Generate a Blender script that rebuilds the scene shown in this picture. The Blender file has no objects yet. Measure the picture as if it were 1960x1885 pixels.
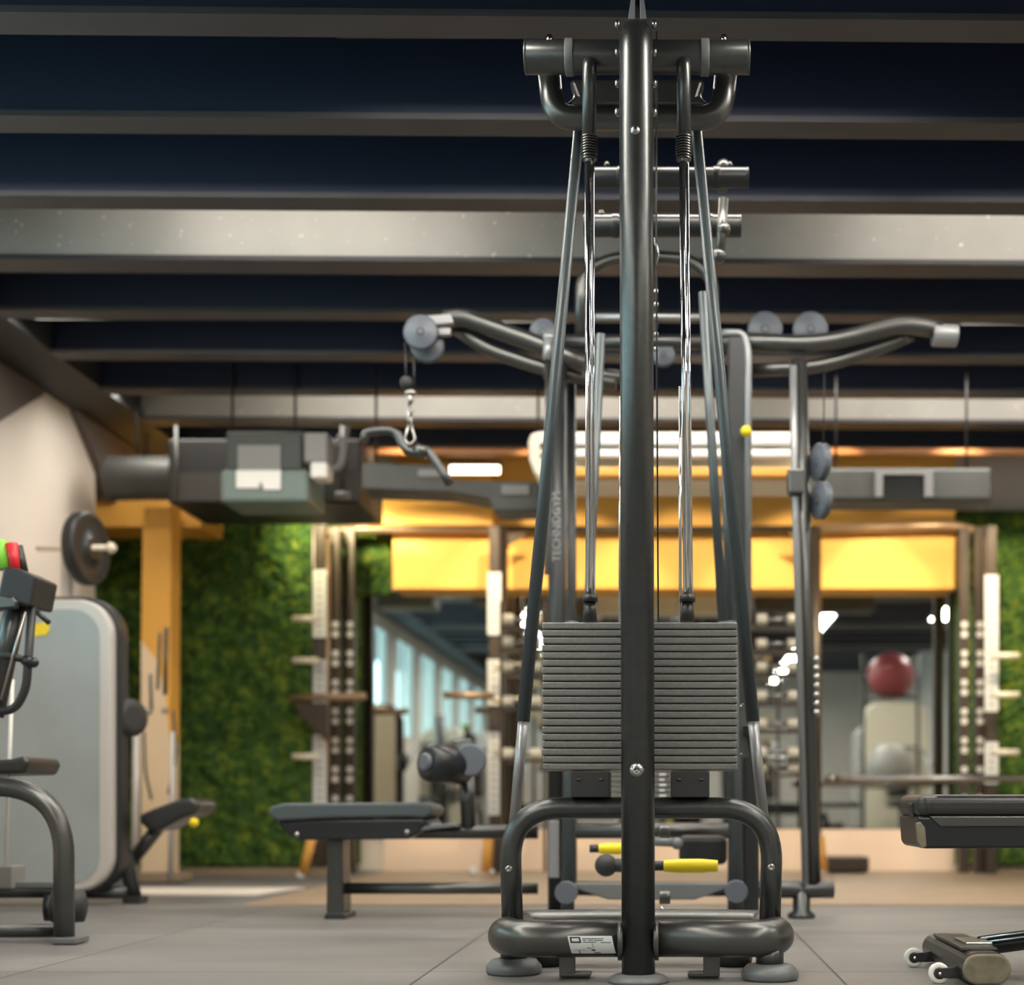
import bpy, math, random
from mathutils import Vector, Matrix, noise
random.seed(7)
S = bpy.context.scene
COL = S.collection
# ------------------------------------------------------------------ camera
F, CX, HY, H0 = 2600.0, 1280.0, 1540.0, 0.45     # focal length in px, principal point, lens height
cam = bpy.data.objects.new('camera', bpy.data.cameras.new('camera')); COL.objects.link(cam)
cam.location = (0, 0, H0); cam.rotation_euler = (math.pi/2, 0, 0)
cam.data.sensor_width = 36; cam.data.lens = F/1960*36
cam.data.shift_x = (980-CX)/1960; cam.data.shift_y = (HY-942.5)/1960
cam.data.clip_end = 100; cam.data.clip_start = 0.05
cam.data.dof.use_dof = True; cam.data.dof.focus_distance = 3.5; cam.data.dof.aperture_fstop = 1.7
S.camera = cam
# ------------------------------------------------------------------ world, exposure
w = bpy.data.worlds.new('world'); S.world = w; w.use_nodes = True
bg = w.node_tree.nodes['Background']; bg.inputs[0].default_value = (.70, .88, .95, 1); bg.inputs[1].default_value = 7.0
S.view_settings.view_transform = 'Standard'; S.view_settings.look = 'None'
S.view_settings.exposure = 0.0; S.view_settings.gamma = 1.0; S.view_settings.use_curve_mapping = False
LAMP = 46.0       # strength of the ceiling lamp diffusers
HC = 2.70         # underside of the joists
ROT = math.tan(math.radians(.87))   # the room stands slightly turned to the lens

# ------------------------------------------------------------------ materials
def mat(name, col, rough=.5, metal=0.0, spec=.5, emit=None, es=0, noise_amt=0, nscale=40, bump=0, bscale=200, coat=0, alpha=1, trans=0):
    m = bpy.data.materials.new(name); m.use_nodes = True
    nt = m.node_tree; b = nt.nodes['Principled BSDF']
    b.inputs['Base Color'].default_value = (*col, 1); b.inputs['Roughness'].default_value = rough
    b.inputs['Metallic'].default_value = metal; b.inputs['Specular IOR Level'].default_value = spec
    b.inputs['Coat Weight'].default_value = coat; b.inputs['Transmission Weight'].default_value = trans
    if emit:
        b.inputs['Emission Color'].default_value = (*emit, 1); b.inputs['Emission Strength'].default_value = es
    tc = nt.nodes.new('ShaderNodeTexCoord')
    if noise_amt:
        n = nt.nodes.new('ShaderNodeTexNoise'); n.inputs['Scale'].default_value = nscale; n.inputs['Detail'].default_value = 5
        nt.links.new(tc.outputs['Object'], n.inputs['Vector'])
        r = nt.nodes.new('ShaderNodeMapRange'); r.inputs[3].default_value = 1-noise_amt; r.inputs[4].default_value = 1+noise_amt
        r.inputs[1].default_value = .3; r.inputs[2].default_value = .7
        nt.links.new(n.outputs[0], r.inputs[0])
        x = nt.nodes.new('ShaderNodeVectorMath'); x.operation = 'SCALE'; x.inputs[0].default_value = col
        nt.links.new(r.outputs[0], x.inputs['Scale']); nt.links.new(x.outputs[0], b.inputs['Base Color'])
    if bump:
        n = nt.nodes.new('ShaderNodeTexNoise'); n.inputs['Scale'].default_value = bscale; n.inputs['Detail'].default_value = 3
        nt.links.new(tc.outputs['Object'], n.inputs['Vector'])
        bp = nt.nodes.new('ShaderNodeBump'); bp.inputs['Strength'].default_value = bump; bp.inputs['Distance'].default_value = .002
        nt.links.new(n.outputs[0], bp.inputs['Height']); nt.links.new(bp.outputs[0], b.inputs['Normal'])
    return m
M = {}
M['tube'] = mat('anthracite_paint', (.085, .090, .090), .32, .82, .5, noise_amt=.08, nscale=60, bump=.03, bscale=900)
M['tube2'] = mat('anthracite_paint_satin', (.115, .118, .115), .32, .85, .5)
M['darktube'] = mat('black_satin_paint', (.022, .025, .027), .36, .2, .5)
M['greytube'] = mat('grey_sleeve', (.062, .080, .088), .38, .3, .5)
M['lighttube'] = mat('light_grey_tube', (.30, .31, .32), .35, .5)
M['chrome'] = mat('chrome', (.72, .74, .75), .10, 1.0)
M['steel'] = mat('brushed_steel', (.38, .375, .36), .28, 1.0)
M['black'] = mat('black_plastic', (.018, .019, .020), .42)
M['rubber'] = mat('dark_rubber', (.030, .031, .033), .6, bump=.15, bscale=400)
M['greyplastic'] = mat('grey_plastic', (.135, .145, .15), .40)
M['pulley'] = mat('pulley_grey', (.10, .115, .14), .42)
M['plate'] = mat('weight_plate_grey', (.18, .18, .176), .33, .45, noise_amt=.12, nscale=150)
M['leather'] = mat('black_leather', (.020, .021, .021), .34, .0, .6, bump=.25, bscale=350)
M['shell'] = mat('dark_shell', (.012, .015, .018), .32)
M['seatblue'] = mat('dark_slate_upholstery', (.055, .072, .080), .5, bump=.1)
M['yellow_grip'] = mat('yellow_grip', (.86, .66, .015), .4)
M['cap'] = mat('olive_grey_cap', (.16, .14, .095), .5, noise_amt=.25, nscale=30)
M['whiteplastic'] = mat('white_plastic', (.75, .74, .70), .4)
M['cream'] = mat('cream_panel', (.72, .66, .52), .4)
M['sticker'] = mat('sticker_paper', (.62, .66, .66), .45)
M['ink'] = mat('ink', (.03, .035, .04), .6)
M['shroud'] = mat('grey_shroud', (.30, .345, .35), .28, .0, .5, noise_amt=.08, nscale=3)
M['shroud_rim'] = mat('pale_shroud_rim', (.55, .53, .50), .35, .2)
M['red'] = mat('red_rubber', (.62, .02, .03), .4)
M['lime'] = mat('lime_rubber', (.22, .62, .06), .4)
M['joist'] = mat('navy_joist', (.010, .018, .042), .55)
M['deck'] = mat('navy_deck', (.010, .018, .042), .7)
M['flange'] = mat('dark_brown_flange', (.052, .050, .056), .6, noise_amt=.15, nscale=3)
M['girder'] = mat('grey_girder_paint', (.40, .385, .35), .55, noise_amt=.12, nscale=2.2)
M['fleck'] = mat('chipped_white_paint', (.75, .72, .66), .5)
M['wall'] = mat('warm_white_wall', (.70, .64, .57), .75, noise_amt=.03, nscale=2)
M['taupe'] = mat('taupe_patch', (.13, .11, .10), .7)
M['greysoffit'] = mat('charcoal_soffit', (.028, .031, .032), .7)
M['yellow_wall'] = mat('yellow_bulkhead_paint', (.88, .465, .085), .6, noise_amt=.04, nscale=2)
M['orange'] = mat('orange_paint', (.72, .36, .07), .55)
M['duct'] = mat('galvanised_duct', (.07, .073, .068), .5, .3, noise_amt=.15, nscale=5)
M['ductdark'] = mat('dark_duct', (.012, .012, .012), .5)
M['ductgreen'] = mat('green_grey_cabinet', (.14, .185, .17), .5)
M['greybox'] = mat('grey_box', (.20, .20, .195), .5)
M['rackpaint'] = mat('rack_brown_black', (.055, .040, .028), .4, .3)
M['rackbar'] = mat('rack_bronze_bar', (.36, .25, .16), .35, .5)
M['numstrip'] = mat('pale_number_strip', (.60, .61, .60), .4)
M['holes'] = mat('bright_hole_bush', (.72, .70, .64), .3, .3)
M['baseboard'] = mat('tan_baseboard', (.28, .21, .14), .6)
M['lampdiff'] = mat('lamp_diffuser', (1, 1, 1), .5, emit=(1.0, .925, .82), es=LAMP)
M['added_lampsoft'] = mat('added_lamp_diffuser', (1, 1, 1), .5, emit=(1.0, .925, .82), es=LAMP*1.0)
M['added_lampstrip'] = mat('added_strip_diffuser', (1, 1, 1), .5, emit=(1.0, .925, .82), es=38)
M['lampwarm'] = mat('warm_tube', (1, 1, 1), .5, emit=(1.0, .80, .55), es=7)
M['mirror'] = mat('mirror_glass', (.70, .74, .73), .012, 1.0)
M['glass'] = mat('window_glass', (.8, .95, .97), .05)
def thin_glass(m):
    nt = m.node_tree; b = nt.nodes['Principled BSDF']; out = nt.nodes['Material Output']
    tr = nt.nodes.new('ShaderNodeBsdfTransparent'); tr.inputs[0].default_value = (.86, .97, .97, 1); mx = nt.nodes.new('ShaderNodeMixShader'); mx.inputs[0].default_value = .08
    nt.links.new(tr.outputs[0], mx.inputs[1]); nt.links.new(b.outputs[0], mx.inputs[2]); nt.links.new(mx.outputs[0], out.inputs[0])
thin_glass(M['glass'])
M['blind'] = mat('pale_window_frame', (.62, .62, .58), .5)
M['wood'] = mat('wood_platform', (.34, .25, .17), .5, noise_amt=.1, nscale=6)
M['moss'] = mat('moss', (.05, .11, .01), .9)
def moss_nodes(m):
    nt = m.node_tree; b = nt.nodes['Principled BSDF']; tc = nt.nodes.new('ShaderNodeTexCoord')
    n = nt.nodes.new('ShaderNodeTexNoise'); n.inputs['Scale'].default_value = 14; n.inputs['Detail'].default_value = 8; n.inputs['Roughness'].default_value = .7
    r = nt.nodes.new('ShaderNodeValToRGB'); e = r.color_ramp.elements
    e[0].position = .30; e[0].color = (.008, .028, .006, 1); e[1].position = .72; e[1].color = (.21, .25, .015, 1)
    k = e.new(.5); k.color = (.035, .095, .010, 1)
    nt.links.new(tc.outputs['Object'], n.inputs['Vector']); nt.links.new(n.outputs[0], r.inputs[0]); nt.links.new(r.outputs[0], b.inputs['Base Color'])
moss_nodes(M['moss'])
def floor_mat():
    m = bpy.data.materials.new('rubber_tiles'); m.use_nodes = True; nt = m.node_tree; b = nt.nodes['Principled BSDF']
    tc = nt.nodes.new('ShaderNodeTexCoord'); mp = nt.nodes.new('ShaderNodeMapping')
    mp.inputs['Location'].default_value = (.646, -3.66, 0)
    br = nt.nodes.new('ShaderNodeTexBrick'); br.offset = 0; br.inputs['Scale'].default_value = 1
    br.inputs['Brick Width'].default_value = 1.09; br.inputs['Row Height'].default_value = 1.09
    br.inputs['Mortar Size'].default_value = .0035; br.inputs['Mortar Smooth'].default_value = .1
    br.inputs['Color1'].default_value = (.178, .174, .169, 1); br.inputs['Color2'].default_value = (.150, .147, .143, 1)
    br.inputs['Mortar'].default_value = (.03, .03, .03, 1)
    nt.links.new(tc.outputs['Object'], mp.inputs[0]); nt.links.new(mp.outputs[0], br.inputs[0])
    n = nt.nodes.new('ShaderNodeTexNoise'); n.inputs['Scale'].default_value = 1.6; n.inputs['Detail'].default_value = 6
    mp2 = nt.nodes.new('ShaderNodeMapping'); mp2.inputs['Scale'].default_value = (.55, 1.6, 1); nt.links.new(tc.outputs['Object'], mp2.inputs[0]); nt.links.new(mp2.outputs[0], n.inputs[0])
    mx = nt.nodes.new('ShaderNodeMixRGB'); mx.blend_type = 'MULTIPLY'; mx.inputs[0].default_value = 1
    rr = nt.nodes.new('ShaderNodeMapRange'); rr.inputs[1].default_value = .3; rr.inputs[2].default_value = .7; rr.inputs[3].default_value = .72; rr.inputs[4].default_value = 1.22
    nt.links.new(n.outputs[0], rr.inputs[0]); nt.links.new(br.outputs[0], mx.inputs[1]); nt.links.new(rr.outputs[0], mx.inputs[2])
    nt.links.new(mx.outputs[0], b.inputs['Base Color'])
    n2 = nt.nodes.new('ShaderNodeTexNoise'); n2.inputs['Scale'].default_value = 160
    nt.links.new(tc.outputs['Object'], n2.inputs[0])
    bp = nt.nodes.new('ShaderNodeBump'); bp.inputs['Strength'].default_value = .12; bp.inputs['Distance'].default_value = .002
    nt.links.new(n2.outputs[0], bp.inputs['Height']); nt.links.new(bp.outputs[0], b.inputs['Normal'])
    b.inputs['Roughness'].default_value = .5
    return m
M['floor'] = floor_mat()
def girder_flecks(m):      # chips of white paint scattered over the grey girder
    nt = m.node_tree; b = nt.nodes['Principled BSDF']; src = b.inputs['Base Color'].links[0].from_socket
    tc = nt.nodes.new('ShaderNodeTexCoord'); v = nt.nodes.new('ShaderNodeTexNoise'); v.inputs['Scale'].default_value = 38; v.inputs['Detail'].default_value = 2
    nt.links.new(tc.outputs['Object'], v.inputs[0])
    r = nt.nodes.new('ShaderNodeMapRange'); r.inputs[1].default_value = .70; r.inputs[2].default_value = .76
    nt.links.new(v.outputs[0], r.inputs[0])
    mx = nt.nodes.new('ShaderNodeMixRGB'); mx.inputs[2].default_value = (.8, .76, .68, 1)
    nt.links.new(r.outputs[0], mx.inputs[0]); nt.links.new(src, mx.inputs[1]); nt.links.new(mx.outputs[0], b.inputs['Base Color'])
girder_flecks(M['girder'])

# ------------------------------------------------------------------ mesh helpers
def W(px, py, z):                       # a pixel of the photograph at distance z -> a point in metres
    return Vector(((px-CX)*z/F, z, H0+(HY-py)*z/F))
def pt(p, z):
    if isinstance(p, Vector): return p
    return W(p[0], p[1], p[2] if len(p) > 2 else z)
class MB:
    def __init__(s): s.v = []; s.f = []; s.sm = []; s.cut = []
    def tube(s, pts, r, seg=20, fillet=0, steps=7, caps=True, r2=None, squash=None):
        s.cut.append((len(s.v), len(s.f))); pts = [Vector(p) for p in pts]; P = [pts[0]]
        for i in range(1, len(pts)-1):
            a, b, c = pts[i-1], pts[i], pts[i+1]
            if fillet:
                d1 = min(fillet, (a-b).length*.49); d2 = min(fillet, (c-b).length*.49); d = min(d1, d2)
                p0 = b+(a-b).normalized()*d; p2 = b+(c-b).normalized()*d
                for k in range(steps+1):
                    t = k/steps; P.append(p0*(1-t)**2+b*2*t*(1-t)+p2*t*t)
            else: P.append(b)
        P.append(pts[-1])
        n = len(P); T = []
        for i in range(n):
            T.append(((P[min(i+1, n-1)]-P[max(i-1, 0)])).normalized())
        up = Vector((0, 0, 1)) if abs(T[0].z) < .9 else Vector((0, 1, 0))
        N = (up-T[0]*up.dot(T[0])).normalized(); base = len(s.v)
        for i in range(n):
            N = (N-T[i]*N.dot(T[i])).normalized(); B = T[i].cross(N)
            rr = r if r2 is None else r+(r2-r)*i/(n-1)
            for k in range(seg):
                a = 2*math.pi*k/seg
                q = N*math.cos(a)*rr+B*math.sin(a)*rr
                if squash: q = Vector((q.x*squash[0], q.y*squash[1], q.z*squash[2]))
                s.v.append(P[i]+q)
        for i in range(n-1):
            for k in range(seg):
                k2 = (k+1) % seg
                s.f.append((base+i*seg+k, base+i*seg+k2, base+(i+1)*seg+k2, base+(i+1)*seg+k)); s.sm.append(True)
        if caps:
            s.f.append(tuple(base+k for k in reversed(range(seg)))); s.sm.append(False)
            s.f.append(tuple(base+(n-1)*seg+k for k in range(seg))); s.sm.append(False)
        return s
    def tpx(s, z, pts, rpx, fillet=0, **k):
        if k.get('r2') is not None: k['r2'] = k['r2']*z/F
        return s.tube([pt(p, z) for p in pts], rpx*z/F, fillet=fillet*z/F, **k)
    def lathe(s, prof, o, ax=(0, 0, 1), seg=28, smooth=True):
        s.cut.append((len(s.v), len(s.f))); ax = Vector(ax).normalized(); u = ax.orthogonal().normalized(); w_ = ax.cross(u); o = Vector(o); base = len(s.v); n = len(prof)
        for (r, t) in prof:
            for k in range(seg):
                a = 2*math.pi*k/seg; s.v.append(o+ax*t+u*math.cos(a)*r+w_*math.sin(a)*r)
        for i in range(n-1):
            for k in range(seg):
                k2 = (k+1) % seg; s.f.append((base+i*seg+k, base+i*seg+k2, base+(i+1)*seg+k2, base+(i+1)*seg+k)); s.sm.append(smooth)
        s.f.append(tuple(base+k for k in reversed(range(seg)))); s.sm.append(False)
        s.f.append(tuple(base+(n-1)*seg+k for k in range(seg))); s.sm.append(False)
        return s
    def ball(s, o, r, sq=(1, 1, 1), seg=16):
        prof = [(max(1e-4, math.sin(math.pi*i/10))*r, -math.cos(math.pi*i/10)*r) for i in range(11)]
        b = len(s.v); s.lathe(prof, (0, 0, 0), seg=seg)
        o = Vector(o)
        for i in range(b, len(s.v)): q = s.v[i]; s.v[i] = Vector((q.x*sq[0], q.y*sq[1], q.z*sq[2]))+o
        return s
    def box(s, c, size, rot=None):
        s.cut.append((len(s.v), len(s.f))); c = Vector(c); b = len(s.v); hx, hy, hz = [q/2 for q in size]
        R = rot.to_3x3() if rot else Matrix.Identity(3)
        for x in (-hx, hx):
            for y in (-hy, hy):
                for z in (-hz, hz): s.v.append(c+R@Vector((x, y, z)))
        for f in ((0, 1, 3, 2), (4, 6, 7, 5), (0, 4, 5, 1), (2, 3, 7, 6), (0, 2, 6, 4), (1, 5, 7, 3)):
            s.f.append(tuple(b+i for i in f)); s.sm.append(False)
        return s
    def bpx(s, x0, y0, x1, y1, z, depth):     # a box whose front face covers x0..x1, y0..y1 at distance z
        a = W(x0, y0, z); b = W(x1, y1, z)
        return s.box(((a.x+b.x)/2, z+depth/2, (a.z+b.z)/2), (abs(b.x-a.x), depth, abs(a.z-b.z)))
    def bxx(s, x0, x1, y0, y1, z0, z1):
        return s.box(((x0+x1)/2, (y0+y1)/2, (z0+z1)/2), (abs(x1-x0), abs(y1-y0), abs(z1-z0)))
    def prism(s, pts, d):                     # closed outline (world points) pushed along vector d
        s.cut.append((len(s.v), len(s.f))); pts = [Vector(p) for p in pts]; d = Vector(d); b = len(s.v); n = len(pts)
        s.v += pts+[p+d for p in pts]
        s.f.append(tuple(b+i for i in range(n))); s.sm.append(False)
        s.f.append(tuple(b+n+i for i in reversed(range(n)))); s.sm.append(False)
        for i in range(n):
            j = (i+1) % n; s.f.append((b+i, b+n+i, b+n+j, b+j)); s.sm.append(False)
        return s
    def ppx(s, pts, z, depth): return s.prism([pt(p, z) for p in pts], (0, depth, 0))
def link(name, mb, m, loc=(0, 0, 0), parent=None, bevel=0, bseg=2, recalc=True):
    loc = Vector(loc); me = bpy.data.meshes.new(name)
    me.from_pydata([tuple(Vector(v)-loc) for v in mb.v], [], mb.f)
    me.polygons.foreach_set('use_smooth', mb.sm)
    me.materials.append(M[m] if isinstance(m, str) else m)
    if recalc:
        import bmesh
        bm = bmesh.new(); bm.from_mesh(me); bmesh.ops.recalc_face_normals(bm, faces=bm.faces); bm.to_mesh(me); bm.free()
    o = bpy.data.objects.new(name, me); COL.objects.link(o)
    if parent: o.parent = parent
    if bevel:
        b = o.modifiers.new('bevel', 'BEVEL'); b.width = bevel; b.segments = bseg; b.limit_method = 'ANGLE'; b.angle_limit = .6; b.harden_normals = False
    return o
SPLIT = {'bronze_edge', 'shelf', 'side_screw', 'end_cap', 'side_post', 'cable_stop', 'number_tag', 'shell_bolt', 'cover_screw', 'leg_caster',
         'hanger_rod', 'screw_slot', 'pulley_bracket', 'arm_cap', 'weld_collar', 'guide_rod', 'cable', 'hook', 'hook_strap', 'cable_column', 'gusset',
         'safety_arm', 'collar', 'duct_label', 'vent_hole', 'pipe', 'mirror_edge', 'adjust_arm', 'adjust_teeth', 'seam', 'top_frame'}
class Thing:
    def __init__(s, name, label, cat, loc, group=None):
        s.o = bpy.data.objects.new(name, None); COL.objects.link(s.o); s.loc = Vector(loc); s.o.location = s.loc
        s.o.empty_display_size = .1
        s.o['label'] = label; s.o['category'] = cat
        if group: s.o['group'] = group
    def part(s, name, mb, m, parent=None, bevel=0, bseg=2, label=None):
        if name in SPLIT and len(mb.cut) > 1:      # each separate piece becomes a part of its own
            cuts = mb.cut+[(len(mb.v), len(mb.f))]; out = []
            for (v0, f0), (v1, f1) in zip(cuts[:-1], cuts[1:]):
                k = MB(); k.v = mb.v[v0:v1]; k.f = [tuple(i-v0 for i in f) for f in mb.f[f0:f1]]; k.sm = mb.sm[f0:f1]
                o = link(name, k, m, s.loc, parent or s.o, bevel, bseg)
                if label: o['label'] = label
            return o
        o = link(name, mb, m, s.loc, parent or s.o, bevel, bseg)
        if label: o['label'] = label
        return o
def solo(name, mb, m, label, cat, loc, group=None, bevel=0, bseg=2, kind=None):
    o = link(name, mb, m, loc, None, bevel, bseg); o.location = loc
    o['label'] = label; o['category'] = cat
    if group: o['group'] = group
    if kind: o['kind'] = kind
    return o
def struct(name, mb, m, bevel=0, parent=None):
    o = link(name, mb, m, (0, 0, 0), parent, bevel)
    if not parent: o['kind'] = 'structure'
    return o
def bolt(c, r, ax=(0, -1, 0)):            # domed screw head with a socket
    return MB().lathe([(r*1.25, -.002), (r*1.25, .002), (r, .004), (r*.85, r*.55), (r*.45, r*.75), (r*.42, r*.35), (1e-4, r*.3)], c, ax, seg=16)
def copy_tree(o, dx, parent=None):
    c = o.copy(); COL.objects.link(c)
    if parent: c.parent = parent
    else: c.location = o.location+Vector(dx)
    for ch in [k for k in bpy.data.objects if k.parent == o]: copy_tree(ch, dx, c)
    return c

# ------------------------------------------------------------------ the room
XL, XR, YB, YF = -3.42, 4.2, 9.3, -7.5
def room():
    struct('floor', MB().bxx(-5.2, 4.6, YF, 9.6, -.1, 0), 'floor')
    struct('ceiling', MB().bxx(-5.2, 4.6, YF, 9.6, 3.0, 3.1), 'deck')
    struct('trim_1', MB().bxx(-1.9, 3.2, 6.05, 9.2, .0, .006), 'wood')      # tan flooring before the mirror
    # joists, every fourth a wide grey girder
    n = 1
    for i in range(-12, 8):
        k = (.966+.1*i)
        y = k*1e-3*F*(HC-H0)
        if y > 9.0 or y < YF+.2: continue
        g = (i % 4 == 0)
        x0, x1 = XL+.34, XR
        def bar(za, zb, ya, yb):
            P = [(x0, y+ya+x0*ROT, za), (x1, y+ya+x1*ROT, za), (x1, y+yb+x1*ROT, za), (x0, y+yb+x0*ROT, za)]
            return MB().prism(P, (0, 0, zb-za))
        n += 1
        o = struct('trim_%d' % n, bar(HC+.02, 3.0, .0, .09 if not g else .12), 'girder' if g else 'joist')
        struct('flange', bar(HC, HC+.02, -.012, .102 if not g else .135), 'flange', parent=o)
    n += 1
    struct('trim_%d' % n, MB().bxx(XL, XL+.34, YF, 9.5, HC+.01, 3.0), 'greysoffit')
    # walls
    wl = MB()
    wl.bxx(XL-.15, XL, 4.7, 8.1, 0, HC+.01)
    wins = [(-6.6, -5.3), (-4.9, -3.6), (-3.2, -1.9), (-1.5, -.2), (.2, 1.5), (1.9, 3.2), (3.5, 4.7)]
    wl.bxx(XL-.15, XL, YF, 4.7, 0, 1.30); wl.bxx(XL-.15, XL, YF, 4.7, 2.62, HC+.01)
    e = [YF]+[q for ab in wins for q in ab]
    for a, b in zip(e[0::2], e[1::2]): wl.bxx(XL-.15, XL, a, b, 1.30, 2.62)
    struct('wall_left', wl, 'wall')
    for i, (a, b) in enumerate(wins):
        fr = MB(); x = XL-.08
        for (ya, yb, za, zb) in ((a, b, 1.30, 1.36), (a, b, 2.56, 2.62), (a, a+.06, 1.36, 2.56), (b-.06, b, 1.36, 2.56), ((a+b)/2-.025, (a+b)/2+.025, 1.36, 2.56)):
            fr.bxx(x-.03, x+.03, ya, yb, za, zb)
        o = struct('window_%d' % (i+1), fr, 'blind')
        struct('pane', MB().bxx(x-.004, x+.004, a+.06, b-.06, 1.36, 2.56), 'glass', parent=o)
    struct('wall_recess', MB().bxx(-5.2, -5.0, 8.1, 9.5, 0, 3.0).bxx(-5.0, XL-.15, 8.1, 8.2, 0, 3.0), 'wall')
    struct('wall_back', MB().bxx(-5.2, 4.6, YB+.06, 9.6, 0, 3.0), 'wall')
    struct('wall_right', MB().bxx(XR, XR+.2, YF, 9.5, 0, 3.0), 'wall')
    struct('wall_front', MB().bxx(-5.2, 4.6, YF-.2, YF, 0, 3.0), 'wall')
    # sloping taupe pieces where the white wall meets the soffit
    n += 1
    struct('trim_%d' % n, MB().prism([(XL, 6.4, HC), (XL, 7.41, HC), (XL, 6.95, 2.43), (XL, 6.4, 2.11)], (.03, 0, 0)), 'taupe')
    n += 1
    struct('trim_%d' % n, MB().prism([(XL, 7.75, HC), (XL, 8.6, HC), (XL, 8.6, 2.3), (XL, 8.25, 2.3)], (.05, 0, 0)), 'taupe')
    # yellow bulkhead over the mirror
    n += 1
    a = W(752, 1126, 9.12); b = W(1828, 1018, 9.12)
    struct('trim_%d' % n, MB().bxx(a.x, b.x, 9.12, YB+.06, a.z, HC+.3), 'yellow_wall')
    n += 1
    a = W(695, 1000, 8.9); b = W(940, 900, 8.9)
    struct('trim_%d' % n, MB().bxx(a.x, b.x, 8.97, 9.12, a.z, HC), 'yellow_wall')
    n += 1
    a = W(180, 1008, 8.3)
    struct('trim_%d' % n, MB().bxx(-4.9, W(385, 0, 8.3).x, 8.3, 9.3, a.z, a.z+.16), 'yellow_wall')
    # column: ochre above; glare below a slanting edge, put in as peach colour
    n += 1
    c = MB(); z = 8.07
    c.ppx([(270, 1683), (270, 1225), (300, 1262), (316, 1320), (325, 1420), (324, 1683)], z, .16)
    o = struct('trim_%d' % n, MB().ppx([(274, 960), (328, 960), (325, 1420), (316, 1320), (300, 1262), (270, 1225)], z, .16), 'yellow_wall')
    struct('lower_glare', c, mat('peach_glare', (.86, .68, .46), .5), parent=o)
    # baseboards and floor strip
    struct('baseboard_back', MB().bxx(-4.9, W(650, 0, 8.68).x, 8.60, 8.66, 0, .05), 'baseboard')
    n += 1
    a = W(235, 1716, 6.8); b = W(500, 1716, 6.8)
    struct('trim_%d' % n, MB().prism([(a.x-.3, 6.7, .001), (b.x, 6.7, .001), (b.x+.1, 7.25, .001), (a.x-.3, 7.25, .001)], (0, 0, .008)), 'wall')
room()
def mirror():
    a = W(690, 1132, YB); b = W(1842, 1586, YB)
    t = Thing('wall_mirror', 'wide frameless mirror on the back wall under the yellow bulkhead, reflecting the gym', 'mirror', ((a.x+b.x)/2, YB, b.z))
    t.part('mirror_glass', MB().bxx(a.x, b.x, YB, YB+.012, b.z, a.z), 'mirror')
    t.part('mirror_edge', MB().bxx(a.x-.04, a.x, YB-.01, YB+.03, b.z, a.z).bxx(b.x, b.x+.04, YB-.01, YB+.03, b.z, a.z), 'blind')
    solo('wall_panel', MB().bxx(W(735, 0, YB).x, W(1836, 0, YB).x, YB, YB+.055, 0, b.z-.004), mat('pale_peach_panel', (.78, .62, .50), .6),
         'pale peach kick panel along the foot of the back wall below the mirror', 'panel', (0, YB, 0))
mirror()
def moss(name, x0, x1, y, z0, z1, label):
    nx = int((x1-x0)/.022); nz = int((z1-z0)/.022); mb = MB()
    for j in range(nz+1):
        for i in range(nx+1):
            x = x0+(x1-x0)*i/nx; z = z0+(z1-z0)*j/nz
            d = noise.fractal(Vector((x*9, z*9, y*3)), .8, 2.2, 4)*.035+noise.noise(Vector((x*45, z*45, 1)))*.02
            if i in (0, nx) or j in (0, nz): d = -.02
            mb.v.append(Vector((x, y-.05-d, z)))
    for j in range(nz):
        for i in range(nx):
            a = j*(nx+1)+i; mb.f.append((a, a+1, a+nx+2, a+nx+1)); mb.sm.append(False)
    b = len(mb.v); mb.bxx(x0, x1, y-.03, y, z0, z1)
    solo(name, mb, 'moss', label, 'green wall', (x0, y, z0))
moss('moss_wall', -4.6, W(594, 0, 8.7).x, 8.75, .045, 2.3, 'tall green moss wall left of the rig, behind the yellow column')
moss('moss_wall', W(600, 0, 8.7).x-.05, W(752, 0, YB).x, YB-.02, 1.88, 2.72, 'bright green moss panel above the mirror, at the left end of the yellow bulkhead')
moss('moss_wall', W(640, 0, YB).x, W(692, 0, YB).x, YB-.02, .05, 1.88, 'narrow green moss strip between the rig uprights, left of the mirror')
moss('moss_wall', W(1826, 0, YB).x, 3.4, YB-.02, .04, 2.45, 'green moss wall at the right end of the mirror')

# ------------------------------------------------------------------ lamps
def lamp(x, y, lx, ly, label, z=2.66, diff='lampdiff', group='ceiling panel lamps'):
    t = Thing('ceiling_lamp', label, 'ceiling lamp', (x, y, z), group)  # also makes the lamps added between the joists
    hz = MB().box((x, y, z+.02), (lx+.03, ly+.03, .04))
    for sx in (-1, 1): hz.box((x+sx*(lx/2+.009), y, z-.008), (.012, ly+.03, .016)).box((x, y+sx*(ly/2+.009), z-.008), (lx+.03, .012, .016))
    t.part('housing', hz, 'black')
    t.part('diffuser', MB().box((x, y, z-.004), (lx, ly, .008)), diff)
L = 'long white panel lamp under the joists, out of the frame above or behind the viewer'
for x in (-1.75, 1.85):
    for y in (2.2, .4, -1.4, -3.2, -5.0): lamp(x, y, .15, 1.6, L)
for x in (-1.05, .9): lamp(x, 3.25, 1.1, .14, L)
lamp(3.2, 3.0, .2, 1.2, L)
L2 = 'slim white lamp added for fill light between two dark joists, hidden from the front by the joist'
def tucked(x, k, lx, lab=L2, z=2.765, diff='added_lampsoft'):       # unseen downlights added between the joists for more light
    y = k*1e-3*F*(HC-H0)+.10+x*ROT
    if k < 1: z = 2.80
    lamp(x, y+.075, lx, .11, lab, z, diff, 'added lamps tucked between the joists')
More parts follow.
